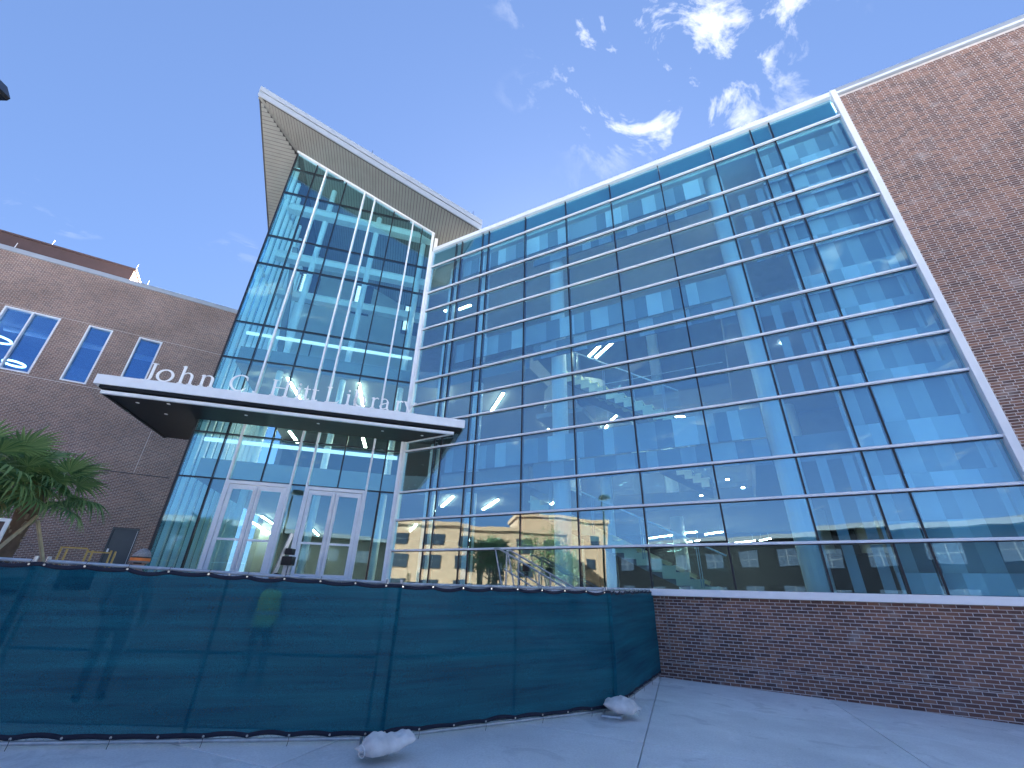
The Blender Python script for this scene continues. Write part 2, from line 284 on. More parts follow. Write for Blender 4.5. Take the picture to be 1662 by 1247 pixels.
def tag(o, label, cat, group=None):
    o['label'] = label; o['category'] = cat
    if group: o['group'] = group
    return o
def frame(org, dx, z=0):
    dx = Vector((dx[0], dx[1], 0)).normalized(); dy = Vector((-dx.y, dx.x, 0))
    return Matrix(((dx.x, dy.x, 0, org[0]), (dx.y, dy.y, 0, org[1]), (0, 0, 1, z), (0, 0, 0, 1)))
def copy_tree(o, parent=None):
    c = o.copy(); COL.objects.link(c); c.parent = parent
    for ch in o.children: copy_tree(ch, c)
    return c
def T(x=0, y=0, z=0): return Matrix.Translation((x, y, z))
def clip(poly, a, b, c):                    # keep a*x+b*y<=c
    outp = []
    for i in range(len(poly)):
        p, q = poly[i], poly[(i + 1) % len(poly)]; dp = a * p[0] + b * p[1] - c; dq = a * q[0] + b * q[1] - c
        if dp <= 0: outp.append(p)
        if dp * dq < 0: t = dp / (dp - dq); outp.append((p[0] + (q[0] - p[0]) * t, p[1] + (q[1] - p[1]) * t))
    return outp
# local frames: x along the wall, y into the building, z up.  Heights given relative to the eye are turned with Z()
def Z(r): return r + EYE
CN = (-4.36, 16.82)                          # inner corner where the tower meets the glass wing
RW = frame(CN, (.8812, -.47274)); TW = frame(CN, (.96327, .26852)); LB = frame((-18.689, 22.018), (.86742, .49757))
def g0(x): return -.025 * (x - 3.87)         # height of the paving, which falls to the right
def W2(m, x, y, z=0): return m @ Vector((x, y, z))
ROWS = [.13, 1.22, 2.30, 3.33, 4.98, 6.06, 7.0, 8.13, 9.82, 10.87, 11.92, 12.98, 14.63, 15.64]
COLS = [.09, 1.556, 1.9, 3.1, 3.45, 5.39, 7.36, 9.34, 11.34, 13.3, 14.66, 15.27, 17.17]
# ================================================================== SETTING
gm = MB(); n_ = 40
big = 700
gm.v = [(-big, -big, g0(-12) - .12), (big, -big, -.62), (big, big, -.62), (-big, big, g0(-12) - .12)]
gm.v = [(-big, -big, -.75), (big, -big, -.75), (big, big, -.75), (-big, big, -.75)]; gm.f = [(0, 1, 2, 3)]
mk('ground', gm, 'stone_light', kind='structure')
# pavement of cast slabs between sawn joints
pav = MB(); P4 = [(-34, -30), (26, -30), (26, 14), (-34, 14)]
pav.v = [(x, y, g0(x) - .035) for x, y in P4] + [(x, y, -.9) for x, y in P4]
pav.f = [(0, 1, 2, 3), (0, 4, 5, 1), (1, 5, 6, 2), (2, 6, 7, 3), (3, 7, 4, 0)]
pavement = mk('pavement', pav, 'stone_light', kind='structure')
# joint lines run along (2.29,6.21) and roughly square to it
ux = Vector((2.29, 6.21)).normalized(); vx = Vector((ux.y, -ux.x))
o0 = Vector((1.52, 6.09)); SL = 3.35; SG = 2.9
for i in range(-5, 4):
    for j in range(-4, 4):
        q = [o0 + vx * (i * SL + a) + ux * (j * SG + 1.0 + b) for a, b in ((.008, .008), (SL - .008, .008), (SL - .008, SG - .008), (.008, SG - .008))]
        c = sum(q, Vector((0, 0))) / 4
        if c.y > 13 or c.y < -14 or c.x < -24 or c.x > 16: continue
        sm_ = MB(); sm_.v = [(p.x - c.x, p.y - c.y, g0(p.x)) for p in q] + [(p.x - c.x, p.y - c.y, g0(p.x) - .05) for p in q]
        sm_.f = [(0, 1, 2, 3), (0, 4, 5, 1), (1, 5, 6, 2), (2, 6, 7, 3), (3, 7, 4, 0)]
        mk('slab', sm_, 'pavement_concrete', pavement, T(c.x, c.y, 0), bevel=.006)
# raised entrance terrace, ramped ground behind the hoarding
PZ = 1.86
pts = [W2(RW, 5.4, -.03), W2(RW, 5.4, -3.6), W2(TW, -1.2, -5.0), W2(TW, -8.5, -5.4), W2(LB, -16, -6.0), W2(LB, -16, 0), W2(LB, 1.2, 0), W2(TW, -7.55, 6), W2(TW, -7.55, -.06), W2(TW, 0, -.06)]
plz = MB().prism([(p.x, p.y) for p in pts], -.5, PZ, 'z'); mk('entrance_terrace', plz, 'concrete_plaza', kind='structure')
fen = [Vector((-30, 6.2)), Vector((-12, 6.1)), Vector((-5.9, 6.05)), Vector((-1.5, 6.55)), Vector((1.9, 8.6)), Vector((3.6, 11.9))]
ter = [W2(LB, -16, -5.8), W2(LB, -12, -5.9), W2(TW, -8.5, -5.3), W2(TW, -4.5, -5.15), W2(TW, -1.2, -4.9), W2(RW, 5.3, -3.5)]
rm = MB(); NV = 10
for a, b in zip(fen, ter):
    for j in range(NV + 1):
        t = j / NV; x = a.x + (b.x - a.x) * t; y = a.y + .25 + (b.y - a.y) * t
        rm.v.append((x, y, g0(max(x, -14)) + .012 + (PZ + .03 - g0(max(x, -14))) * t * t))
for i in range(len(fen) - 1):
    for j in range(NV): k = i * (NV + 1) + j; rm.f.append((k, k + NV + 1, k + NV + 2, k + 1))
rm.sm = True; mk('sloping_ground', rm, 'soil', kind='structure')
st = empty('entrance_steps', RW); tag(st, 'concrete steps along the brick plinth behind the green fence', 'steps')
for i in range(11):
    mk('step', MB().box(5.41 + i * .3, 5.41 + (i + 1) * .3 - .004, -1.9, -.03, -.4, PZ - (i + 1) * .165), 'concrete_plaza', st, bevel=.008)
# ================================================================== LIBRARY BUILDING
lib = empty('library_building'); tag(lib, 'tall brick and glass library with sharp wedge roof over its entrance tower', 'building')
# ---- brick walls of the right wing
BX, BZ = .207, .0697
XR0, XR1 = 17.34, 25.0
zb0, zb1 = -.62, Z(0.0) - .012
wall_up = mk('brick_wall', MB().box(XR0, XR1, .0, .3, -.6, Z(15.62)), 'mortar', lib, RW)
base = mk('plinth_wall', MB().box(0, XR0 - .01, .0, .3, -.6, zb1 - .002), 'mortar', lib, RW)
# one shared brick
bb = bmesh.new(); bmesh.ops.create_cube(bb, size=1)
for v in bb.verts: v.co = Vector((v.co.x * (BX - .0105), v.co.y * .03, v.co.z * (BZ - .0105)))
bb.faces.ensure_lookup_table()
bmesh.ops.bevel(bb, geom=[e for e in bb.edges if all(v.co.y < 0 for v in e.verts)], offset=.004, segments=1, affect='EDGES')
brick_me = bpy.data.meshes.new('brick'); bb.to_mesh(brick_me); bb.free(); brick_me.materials.append(MATS['brick_clay'])
bl = []
zz = zb1 - BZ / 2; row = 0; CONTROL = 9.62
while zz > -.55:
    x = .1 - (BX / 2 if row % 2 else 0)
    while x < XR1 - .1:
        xw = W2(RW, x, 0)
        if zz > g0(xw.x) - .05: bl.append((x, zz))
        x += BX
    zz -= BZ; row += 1
near = sorted([b for b in bl if b[0] > 8.9 and abs(b[0] - CONTROL) > .12], key=lambda b: (W2(RW, b[0], 0, b[1]) - Vector((0, 0, EYE))).length)
vis = [b for b in near if b[0] < 16.2][:300]; vs = set(vis)
for x, z in vis:
    ow = base if x < XR0 else wall_up
    mk('brick', brick_me, None, ow, T(x + random.uniform(-.0012, .0012), .0118 + random.uniform(-.001, .001), z))
def brickbox(mb, x, z, w=BX, y=-.003, j=.0105):
    x0, x1, z0, z1 = x - w / 2 + j / 2, x + w / 2 - j / 2, z - BZ / 2 + j / 2, z + BZ / 2 - j / 2
    y += random.uniform(-.0012, .0012); k = len(mb.v); e = .002
    mb.v += [(x0, .01, z0), (x1, .01, z0), (x1, .01, z1), (x0, .01, z1), (x0 + e, y, z0 + e), (x1 - e, y, z0 + e), (x1 - e, y, z1 - e), (x0 + e, y, z1 - e)]
    mb.f += [tuple(k + i for i in q) for q in ((4, 5, 6, 7), (0, 1, 5, 4), (1, 2, 6, 5), (2, 3, 7, 6), (3, 0, 4, 7))]
b1 = MB(); b2 = MB()
for x, z in bl:
    if (x, z) in vs: continue
    if abs(x - CONTROL) < BX / 2 and z > .38:          # control joint cuts these
        for a, b in ((x - BX / 2, CONTROL - .006), (CONTROL + .006, x + BX / 2)):
            if b - a > .03: brickbox(b1, (a + b) / 2, z, b - a)
    elif x < XR0 - BX / 2: brickbox(b1, x, z)
    elif x > XR0 + BX / 2: brickbox(b2, x, z)
zz = zb1 + BZ / 2; row = 1
while zz < Z(15.5):
    x = XR0 + .005 + (BX / 2 if row % 2 else BX / 4)
    if row % 2 == 0: brickbox(b2, XR0 + BX / 8 + .004, zz, BX / 4)
    x = XR0 + .005 + (BX / 2 if row % 2 else BX / 4 + BX / 2)
    while x < XR1 - .1: brickbox(b2, x, zz); x += BX
    zz += BZ; row += 1
def fast(mb, name, mat, parent, mtx=None):
    m = bpy.data.meshes.new(name); m.from_pydata(mb.v, [], mb.f); m.update(); m.materials.append(MATS[mat]); return mk(name, m, None, parent, mtx, 'stuff')
fast(b1, 'brick_field', 'brick_clay', base); fast(b2, 'brick_field', 'brick_clay', wall_up)
mk('control_joint', MB().box(CONTROL - .005, CONTROL + .005, -.006, .002, .38, zb1 - .01), 'dark_joint', base)
mk('bed_joint_strip', MB().box(.1, XR1 - .05, -.0065, .002, .335, .343), 'mortar', base)
cop = mk('coping', MB().box(XR0 - .14, XR1 + .1, -.09, .4, Z(15.63), Z(15.93)), 'fascia_metal', lib, RW, bevel=.012)
mk('drip_edge', MB().box(XR0 - .12, XR1 + .1, -.115, -.0905, Z(15.66), Z(15.72)), 'aluminium', cop)
# ---- curtain wall
cwm = MB()
cwm.box(.0, .13, -.10, .14, Z(.13) + .03, Z(15.64) - .002)           # left jamb
cwm.box(17.17, 17.33, -.13, .14, Z(.13) + .03, Z(15.86))             # right jamb
cwm.box(.131, 17.169, -.10, .32, Z(15.64), Z(15.86))                 # cap
cw = mk('curtain_wall', cwm, 'aluminium', lib, RW, bevel=.008); cw['label'] = 'blue curtain wall with pale horizontal bars'
mk('sill', MB().box(0, 17.34, -.16, .3, zb1 + .004, Z(.13) + .025), 'white_metal', cw, bevel=.012)
mk('sill_drip', MB().box(0, 17.34, -.175, -.1605, zb1 + .012, zb1 + .05), 'white_metal', cw)
for z in ROWS[1:-1]:
    mk('transom', MB().box(.132, 17.168, -.085, .12, Z(z) - .030, Z(z) + .030), 'aluminium', cw, bevel=.006)
    mk('gasket', MB().box(.132, 17.168, -.012, -.001, Z(z) - .052, Z(z) - .0305), 'dark_joint', cw)
for s in COLS[1:-1]:
    mk('mullion', MB().box(s - .022, s + .022, -.006, .16, Z(.16), Z(15.63)), 'dark_joint', cw)
def pane(name, poly, parent, mat, y0=0.0, t=.026, tilt=.0026):
    cx_ = sum(p[0] for p in poly) / len(poly); cz_ = sum(p[1] for p in poly) / len(poly)
    mb = MB().prism([(x - cx_, z - cz_) for x, z in poly], 0, t)
    m = T(cx_, y0, cz_) @ Matrix.Rotation(random.gauss(0, tilt), 4, 'Z') @ Matrix.Rotation(random.gauss(0, tilt), 4, 'X')
    return mk(name, mb, mat, parent, m)
for i in range(12):
    for j in range(13):
        x0, x1 = COLS[i] + .022, COLS[i + 1] - .022; z0, z1 = Z(ROWS[j]) + .03, Z(ROWS[j + 1]) - .03
        pane('pane', [(x0, z0), (x1, z0), (x1, z1), (x0, z1)], cw, 'glass_blue', .012)
    mk('spandrel_panel', MB().box(COLS[i] + .03, COLS[i + 1] - .03, .10, .14, Z(14.66), Z(15.62)), 'teal_panel', cw)
# ---- shell of the wing
shell = MB(); shell.box(17.35, XR1, .31, 17, -.6, Z(15.2)); mk('rear_block', shell, 'interior_grey', lib, RW)
roofp = [W2(RW, .1, .34), W2(RW, XR1, .34), W2(RW, XR1, 18), W2(RW, 2, 26), W2(TW, -7.4, 20), W2(TW, -7.4, 8.1), W2(TW, 0.05, 8.1)]
mk('roof_deck', MB().prism([(p.x, p.y) for p in roofp], Z(14.75), Z(15.15), 'z'), 'roof_white', lib)
wl = MB()
for a, b in ((roofp[2], roofp[3]), (roofp[3], roofp[4]), (roofp[4], W2(TW, -7.4, 12))):
    d_ = (b - a).normalized(); n_ = Vector((d_.y, -d_.x, 0)) * .15; wl.prism([((a + n_).x, (a + n_).y), ((b + n_).x, (b + n_).y), ((b - n_).x, (b - n_).y), ((a - n_).x, (a - n_).y)], -.5, Z(14.74), 'z')
mk('rear_wall', wl, 'interior_grey', lib)
slabp = [W2(RW, .6, 1.0), W2(RW, 5.2, 1.0), W2(RW, 5.2, 7.5), W2(RW, 12.4, 7.5), W2(RW, 12.4, 1.0), W2(RW, 17.0, 1.0), W2(RW, 17.0, 17), W2(RW, 2, 25), W2(TW, -7.2, 19), W2(TW, -7.2, .6), W2(TW, -.3, .6)]
for zf, th in ((4.15, .75), (8.98, .78)):
    sp = mk('floor_slab', MB().prism([(p.x, p.y) for p in slabp], Z(zf - th), Z(zf), 'z'), 'ceiling_tile', lib)
    # glass balustrade round the stair void
    a, b = W2(RW, 5.3, 7.42), W2(RW, 12.3, 7.42); fm = frame((a.x, a.y), (b - a).xy)
    mk('balustrade', MB().box(0, 7.0, -.01, .01, Z(zf) + .05, Z(zf) + 1.05), 'glass_clear', sp, fm)
    mk('handrail', MB().tube([(0, 0, Z(zf) + 1.08), (7.0, 0, Z(zf) + 1.08)], .022), 'white_metal', sp, fm)
gfp = [W2(RW, .1, .31), W2(RW, 17.0, .31), W2(RW, 17.0, 17), W2(RW, 2, 25), W2(TW, -7.3, 19), W2(TW, -7.3, .05), W2(TW, 0, .05)]
mk('ground_floor', MB().prism([(p.x, p.y) for p in gfp], PZ - .35, PZ - .02, 'z'), 'carpet', lib)
mk('end_wall', MB().box(17.0, 17.16, .32, 17, 0, Z(14.7)), 'interior_white', lib, RW)
# ---- columns inside the glass
def column(m, s, y, r, z0, z1, mat='column_paint', n=20):
    mb = MB().tube([(0, 0, z0), (0, 0, z1)], r, n); mb.sm = False
    return mk('column', mb, mat, lib, m @ T(s, y, 0))
for s, y, r in ((13.18, .92, .31), (6.5, .95, .29), (1.0, .8, .2), (2.5, 1.4, .24)): column(RW, s, y, r, PZ, Z(14.7))
column(RW, 7.6, 2.6, .2, PZ, Z(4.0)); column(RW, 9.0, 9.5, .3, PZ, Z(14.7)); column(RW, 4.0, 9.5, .3, PZ, Z(14.7)); column(RW, 14.6, 9.5, .3, PZ, Z(14.7))
# ---- striped bulkheads and printed screens just behind the glass
def strips(x0, x1, y, z0, z1, tones, wmin=.26, wmax=.62, name='striped_screen'):
    par = mk(name, MB().box(x0, x1, y + .021, y + .05, z0, z1), 'strip_tone_2', lib, RW); x = x0; k = 0
    while x < x1 - .05:
        w = min(random.uniform(wmin, wmax), x1 - x); mk('strip', MB().box(x, x + w, y + random.uniform(-.004, .004), y + .02, z0, z1), 'strip_tone_%d' % tones[k % len(tones)], par); x += w; k += 1
for zt in (4.98, 9.82, 14.6):
    strips(1.9, 12.8, .36, Z(zt - .95), Z(zt - .06), (1, 2, 4, 3, 2, 0, 1), .25, .7)
    strips(5.6, 12.8, .5, Z(zt - 1.62), Z(zt - .96), (2, 1, 2, 3), .3, .8)
strips(14.62, 16.98, .42, Z(.16), Z(14.55), (3, 2, 0, 1, 3, 2), .28, .46)
for j in range(12):
    z0, z1 = ROWS[j], ROWS[j + 1]; h = z1 - z0
    strips(14.6, 16.98, .27, Z(z0 + .04), Z(z0 + h * .42), (0, 4, 3, 4, 0, 1), .3, .5, 'light_band')
for j in (0, 1, 2, 4, 5, 6, 8, 9, 10):
    z0, z1 = ROWS[j], ROWS[j + 1]
    for s in (13.75, 14.3): mk('fin', MB().box(s, s + .22, .3, .33, Z(z0) + .04, Z(z1) - .04), 'strip_tone_1', lib, RW)
# ---- staircase inside: three flights falling to the right
def flight(s0, z0, s1, z1, y, n):
    fl = mk('staircase', MB().prism([(s0, z0 - .18), (s0, z0 - .62), (s1, z1 - .52), (s1, z1 - .08)], y + .02, y + .1), 'interior_grey', lib, RW)
    mk('stringer', MB().prism([(s0, z0 - .18), (s0, z0 - .62), (s1, z1 - .52), (s1, z1 - .08)], y + 1.7, y + 1.78), 'interior_grey', fl)
    ds = (s1 - s0) / n; dz = (z1 - z0) / n
    for i in range(n):
        mk('step', MB().box(s0 + i * ds - .06, s0 + (i + 1) * ds + .05, y - .04, y + 1.8, z0 + (i + 1) * dz - .06, z0 + (i + 1) * dz).box(s0 + i * ds - .01, s0 + i * ds + .03, y, y + 1.75, z0 + (i + 1) * dz - .002, z0 + i * dz + .01).box(s0 + i * ds, s0 + (i + 1) * ds, y - .02, y + .012, z0 + (i + 1) * dz - .36, z0 + (i + 1) * dz - .062), 'stair_cream', fl)
    for k in range(4):
        t = (k + .5) / 4; s = s0 + (s1 - s0) * t; z = z0 + (z1 - z0) * t
        mk('baluster', MB().box(s - .012, s + .012, y - .08, y - .055, z - .25, z + 1.0).box(s + .05, s + .07, y - .08, y - .055, z - .25, z + 1.0), 'galvanised', fl)
    mk('guard_glass', MB().prism([(s0, z0 + .05), (s0, z0 + 1.0), (s1, z1 + 1.0), (s1, z1 + .05)], y - .05, y - .04), 'glass_clear', fl)
    mk('handrail', MB().tube([(s0, y - .1, z0 + .98), (s1, y - .1, z1 + .98)], .025), 'white_metal', fl)
    return fl
flight(5.0, Z(3.18), 11.2, Z(.08), 1.6, 17)
flight(6.4, Z(8.3), 10.6, Z(5.5), 1.9, 13)
flight(6.6, Z(7.0), 10.9, Z(4.2), 5.4, 15)
mk('stair_landing', MB().box(10.6, 12.4, 3.0, 7.4, Z(5.85), Z(6.1)), 'interior_white', lib, RW)
mk('stair_landing', MB().box(4.6, 6.7, 3.0, 7.4, Z(6.8), Z(7.0)), 'interior_white', lib, RW)
# curved bulkhead seen behind the glass
cb = MB(); 
for k in range(13):
    a = R(200 + k * 11); cb.v += [(6.2 + 1.6 * math.cos(a), 4.2 + 1.6 * math.sin(a), Z(7.35)), (6.2 + 1.6 * math.cos(a), 4.2 + 1.6 * math.sin(a), Z(8.25)), (6.2 + 1.5 * math.cos(a), 4.2 + 1.5 * math.sin(a), Z(8.25)), (6.2 + 1.5 * math.cos(a), 4.2 + 1.5 * math.sin(a), Z(7.35))]
for k in range(12):
    for q in range(4): cb.f.append((k * 4 + q, k * 4 + (q + 1) % 4, k * 4 + 4 + (q + 1) % 4, k * 4 + 4 + q))
mk('curved_bulkhead', cb, 'interior_white', lib, RW)
# interior walls deep inside, ground level dark core
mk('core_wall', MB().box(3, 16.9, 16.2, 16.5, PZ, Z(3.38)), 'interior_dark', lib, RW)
mk('core_wall', MB().box(1, 16.9, 10.5, 10.8, Z(4.16), Z(8.15)), 'interior_grey', lib, RW)
mk('core_wall', MB().box(1, 16.9, 10.5, 10.8, Z(9.0), Z(14.7)), 'interior_grey', lib, RW)
mk('reading_desk', MB().box(13.6, 16.8, 2.0, 2.8, PZ, PZ + 1.0).box(13.5, 16.9, 1.9, 2.9, PZ + 1.001, PZ + 1.05), 'interior_dark', lib, RW)
# ---- entrance tower glazing
TWD = 7.49
def roofz(s): return 16.99 - .4646 * s
TROWS = [.12, 1.2, 3.33, 4.98, 6.06, 8.13, 9.82, 12.98, 14.63, 17.5, 19.2, 21.2]
TCOL = [-7.49, -6.43, -5.91, -4.86, -3.84, -3.28, -2.22, -1.17, -.66, -.02]
WHITE = (-5.91, -3.84, -3.28, -1.17)
tg = mk('tower_glazing', MB().prism([(-.13, PZ), (-.0, PZ), (.0, Z(16.98)), (-.13, Z(17.04))], -.09, .14), 'aluminium', lib, TW, bevel=.006); tg['label'] = 'tall entrance glazing with pale vertical bars'
mk('corner_post', MB().prism([(-7.53, PZ), (-7.47, PZ), (-7.47, Z(20.44)), (-7.53, Z(20.47))], -.015, .12), 'dark_joint', tg)
mk('head_channel', MB().prism([(-7.53, Z(roofz(-7.53)) - .02), (.02, Z(roofz(.02)) - .02), (.02, Z(roofz(.02)) - .12), (-7.53, Z(roofz(-7.53)) - .12)], -.1, .1), 'aluminium', tg)
for s in TCOL[1:-1]:
    zt = Z(roofz(s)) - .12
    if s in WHITE: mk('mullion', MB().box(s - .035, s + .035, -.10, .16, PZ, zt), 'aluminium', tg, bevel=.006)
    else: mk('mullion', MB().box(s - .024, s + .024, -.008, .14, Z(3.36), zt), 'dark_joint', tg)
for z in TROWS[2:-1]:
    if z in (6.06,): continue
    x1 = min(-.135, (16.99 - z) / .4646 - .25)
    xs = [-7.47] + [w for w in WHITE if w < x1] + [x1]
    for a, b in zip(xs, xs[1:]): mk('transom', MB().box(a + .036 if a != -7.47 else a, b - .036 if b != x1 else b, -.010, .12, Z(z) - .024, Z(z) + .024), 'dark_joint', tg)
for i in range(9):
    for j in range(2, 11):
        if j == 4: continue
        x0, x1 = TCOL[i] + .025, TCOL[i + 1] - .025; z0, z1 = Z(TROWS[j]) + .022, Z(TROWS[j + 1] if j != 3 else 5.95) - .022
        if j == 5: z0 = Z(5.97)
        po = clip([(x0, z0), (x1, z0), (x1, z1), (x0, z1)], .4646, 1, Z(16.99) - .1)
        if len(po) >= 3 and max(p[1] for p in po) - min(p[1] for p in po) > .15: pane('pane', po, tg, 'glass_teal', .012)
# side lights beside the doors
for a, b in ((-7.49, -6.43), (-6.43, -5.91), (-3.84, -3.28), (-1.17, -.66), (-.66, -.02)):
    pane('pane', [(a + .04, PZ + .08), (b - .04, PZ + .08), (b - .04, Z(3.33) - .03), (a + .04, Z(3.33) - .03)], tg, 'glass_teal', .012)
for s in (-6.43, -.66): mk('mullion', MB().box(s - .024, s + .024, -.008, .14, PZ, Z(3.30)), 'dark_joint', tg)
# ---- two pairs of doors
for di, (a, b) in enumerate(((-5.87, -3.88), (-3.24, -1.21))):
    dr = mk('entrance_doors', MB().box(a, a + .07, -.12, .12, PZ, Z(3.30)).box(b - .07, b, -.12, .12, PZ, Z(3.30)).box(a + .071, b - .071, -.12, .12, Z(3.18), Z(3.30)), 'aluminium', lib, TW, bevel=.005)
    dr['label'] = 'pale double doors under the entrance canopy'
    mid = (a + b) / 2
    for sd in (0, 1):
        x0, x1 = (a + .08, mid - .006) if sd == 0 else (mid + .006, b - .08); z0, z1 = PZ + .02, Z(3.17)
        st_ = .125
        lf = mk('door_leaf', MB().box(x0, x0 + st_, -.06, .0, z0, z1).box(x1 - st_, x1, -.06, .0, z0, z1).box(x0 + st_, x1 - st_, -.06, .0, z1 - .16, z1).box(x0 + st_, x1 - st_, -.06, .0, z0, z0 + .25).box(x0 + st_, x1 - st_, -.055, -.005, Z(1.30), Z(1.37)), 'aluminium', dr)
        pane('door_glass', [(x0 + st_ + .003, z0 + .253), (x1 - st_ - .003, z0 + .253), (x1 - st_ - .003, z1 - .163), (x0 + st_ + .003, z1 - .163)], dr, 'glass_teal', -.03, .02)
        xh = (x1 - .062) if sd == 0 else (x0 + .062)
        mk('pull_handle', MB().tube([(xh, -.13, z0 + .35), (xh, -.13, z1 - .08)], .017, 10).tube([(xh, -.13, z0 + .6), (xh, -.058, z0 + .6)], .011, 6).tube([(xh, -.13, z1 - .3), (xh, -.058, z1 - .3)], .011, 6), 'white_metal', dr)
# ---- tower side wall, fins, interior room
mk('side_fins_rail', MB().box(-7.47, -7.40, .15, 8, Z(12.9), Z(13.05)).box(-7.47, -7.40, .15, 8, Z(17.3), Z(17.45)), 'white_paint', lib, TW)
for k in range(11):
    mk('side_fin', MB().box(-7.46, -7.30, .35 + k * .68, .47 + k * .68, PZ, Z(19.9 - .5 * (.4 + k * .68))), 'column_paint', lib, TW)
for k in range(5):
    zt = Z(20.45 - .513 * (k + 1) * 1.6)
    pane('side_pane', [(-.02 + .0, 0), (1.58, 0), (1.58, zt - PZ), (-.02, zt - PZ)], tg, 'glass_teal', 0).matrix_local = T(-7.50, .15 + k * 1.6 + .8, PZ + (zt - PZ) / 2) @ Matrix.Rotation(R(90), 4, 'Z')
mk('tower_rear_wall', MB().prism([(-7.4, Z(9.0)), (.3, Z(9.0)), (.3, Z(16.84)), (-7.4, Z(20.4))], 7.9, 8.1), 'interior_white', lib, TW)
mk('panel_reveal', MB().box(-6.3, -.3, 7.86, 7.899, Z(12.0), Z(12.08)).box(-6.3, -6.24, 7.86, 7.899, Z(12.08), Z(13.6)), 'interior_dark', lib, TW)
mk('tower_side_wall', MB().box(.02, .22, 1.5, 7.85, Z(9.0), Z(16.86)), 'interior_white', lib, TW)
for z, y in ((17.0, .55), (14.2, .9), (13.2, 2.6)):
    mk('ring_beam', MB().box(-7.25, -.05, y, y + .28, Z(z), Z(z) + .32).box(-7.25, -.05, y - .06, y + .34, Z(z) + .321, Z(z) + .36).box(-7.25, -.05, y - .06, y + .34, Z(z) - .04, Z(z) - .001), 'white_paint', lib, TW)
mk('raking_beam', MB().prism([(1.2, Z(15.2)), (1.45, Z(15.2)), (4.6, Z(9.2)), (4.3, Z(9.2))], -6.75, -6.5, 'x'), 'interior_grey', lib, TW)
for s in (-5.55, -3.0, -.5): column(TW, s, .95, .13, PZ, Z(roofz(s) - .3))
mk('cove', MB().box(-7.2, -.2, .62, .72, Z(9.62), Z(9.74)), 'cove_light', lib, TW)
mk('cove', MB().box(-7.2, -.2, .30, .36, Z(4.72), Z(4.86)), 'cove_light', lib, TW)
# ---- wedge roof over the tower
OV = 1.98
def fz(s): return Z(16.99 - .4646 * s)
SL_, SR_ = -9.18, 2.15
TH = .52
rf = MB()
A_ = (SL_, -OV, fz(SL_)); B_ = (SR_, -OV, fz(SR_)); C_ = (SR_, 9, fz(SR_)); K_ = (-7.49, 0, fz(-7.49))
def lz(y): return fz(SL_) - .513 * (y + OV)
K2 = (-7.49, 8.5, fz(-7.49) - 4.3); D_ = (SL_, 8.5, lz(8.5)); M_ = (-7.49, 8.5, fz(-7.49))
# soffit boards run out from the facade; left facet boards run along it
roof_o = None
topz = TH
rf.v = [A_, B_, C_, M_, K_, D_, K2]
rf.v += [(x, y, z + topz) for x, y, z in (A_, B_, C_, M_, D_)]
rf.f = [(0, 1, 2, 3, 4), (0, 4, 6, 5), (7, 10, 9, 8), (7, 11, 10), (0, 7, 8, 1), (1, 8, 9, 2), (2, 9, 10, 3), (0, 5, 11, 7), (4, 3, 6), (5, 6, 3, 10, 11)]
roof_o = mk('wedge_roof', rf, 'fascia_grey', lib, TW)
roof_o['label'] = 'sharp wedge roof with boarded soffit'
# soffit boards as separate pieces (front facet)
w = .155; s = SL_ + .02
while s < SR_ - .2:
    y1 = 7.9 if s > -7.4 else max(-OV + .14, -OV + (s - SL_) / (-7.49 - SL_) * OV - .02)
    if y1 > -OV + .2: 
        m_ = MB(); a, b = s + .010, s + w - .010
        m_.v = [(a, -OV + .1, fz(a) - .02), (b, -OV + .1, fz(b) - .02), (b, y1, fz(b) - .02), (a, y1, fz(a) - .02), (a, -OV + .1, fz(a) - .002), (b, -OV + .1, fz(b) - .002), (b, y1, fz(b) - .002), (a, y1, fz(a) - .002)]
        m_.f = [(0, 3, 2, 1), (4, 5, 6, 7), (0, 1, 5, 4), (1, 2, 6, 5), (2, 3, 7, 6), (3, 0, 4, 7)]
        mk('soffit_board', m_, 'soffit_wood', roof_o)
    s += w
y = -OV + .12
while y < 7.9:
    x0, x1 = SL_ + .08, (-7.52 if y > 0 else SL_ + (y + OV) / OV * (-7.49 - SL_) - .02)
    if x1 > x0 + .05:
        z0, z1 = lz(y) - .02, lz(y + w - .022) - .02; dx = (-7.49 - SL_); 
        m_ = MB(); y2 = y + w - .022
        m_.v = [(x0, y, z0), (x1, y, z0), (x1, y2, z1), (x0, y2, z1), (x0, y, z0 + .018), (x1, y, z0 + .018), (x1, y2, z1 + .018), (x0, y2, z1 + .018)]
        m_.f = [(0, 3, 2, 1), (4, 5, 6, 7), (0, 1, 5, 4), (1, 2, 6, 5), (2, 3, 7, 6), (3, 0, 4, 7)]
        mk('soffit_board', m_, 'soffit_wood', roof_o)
    y += w
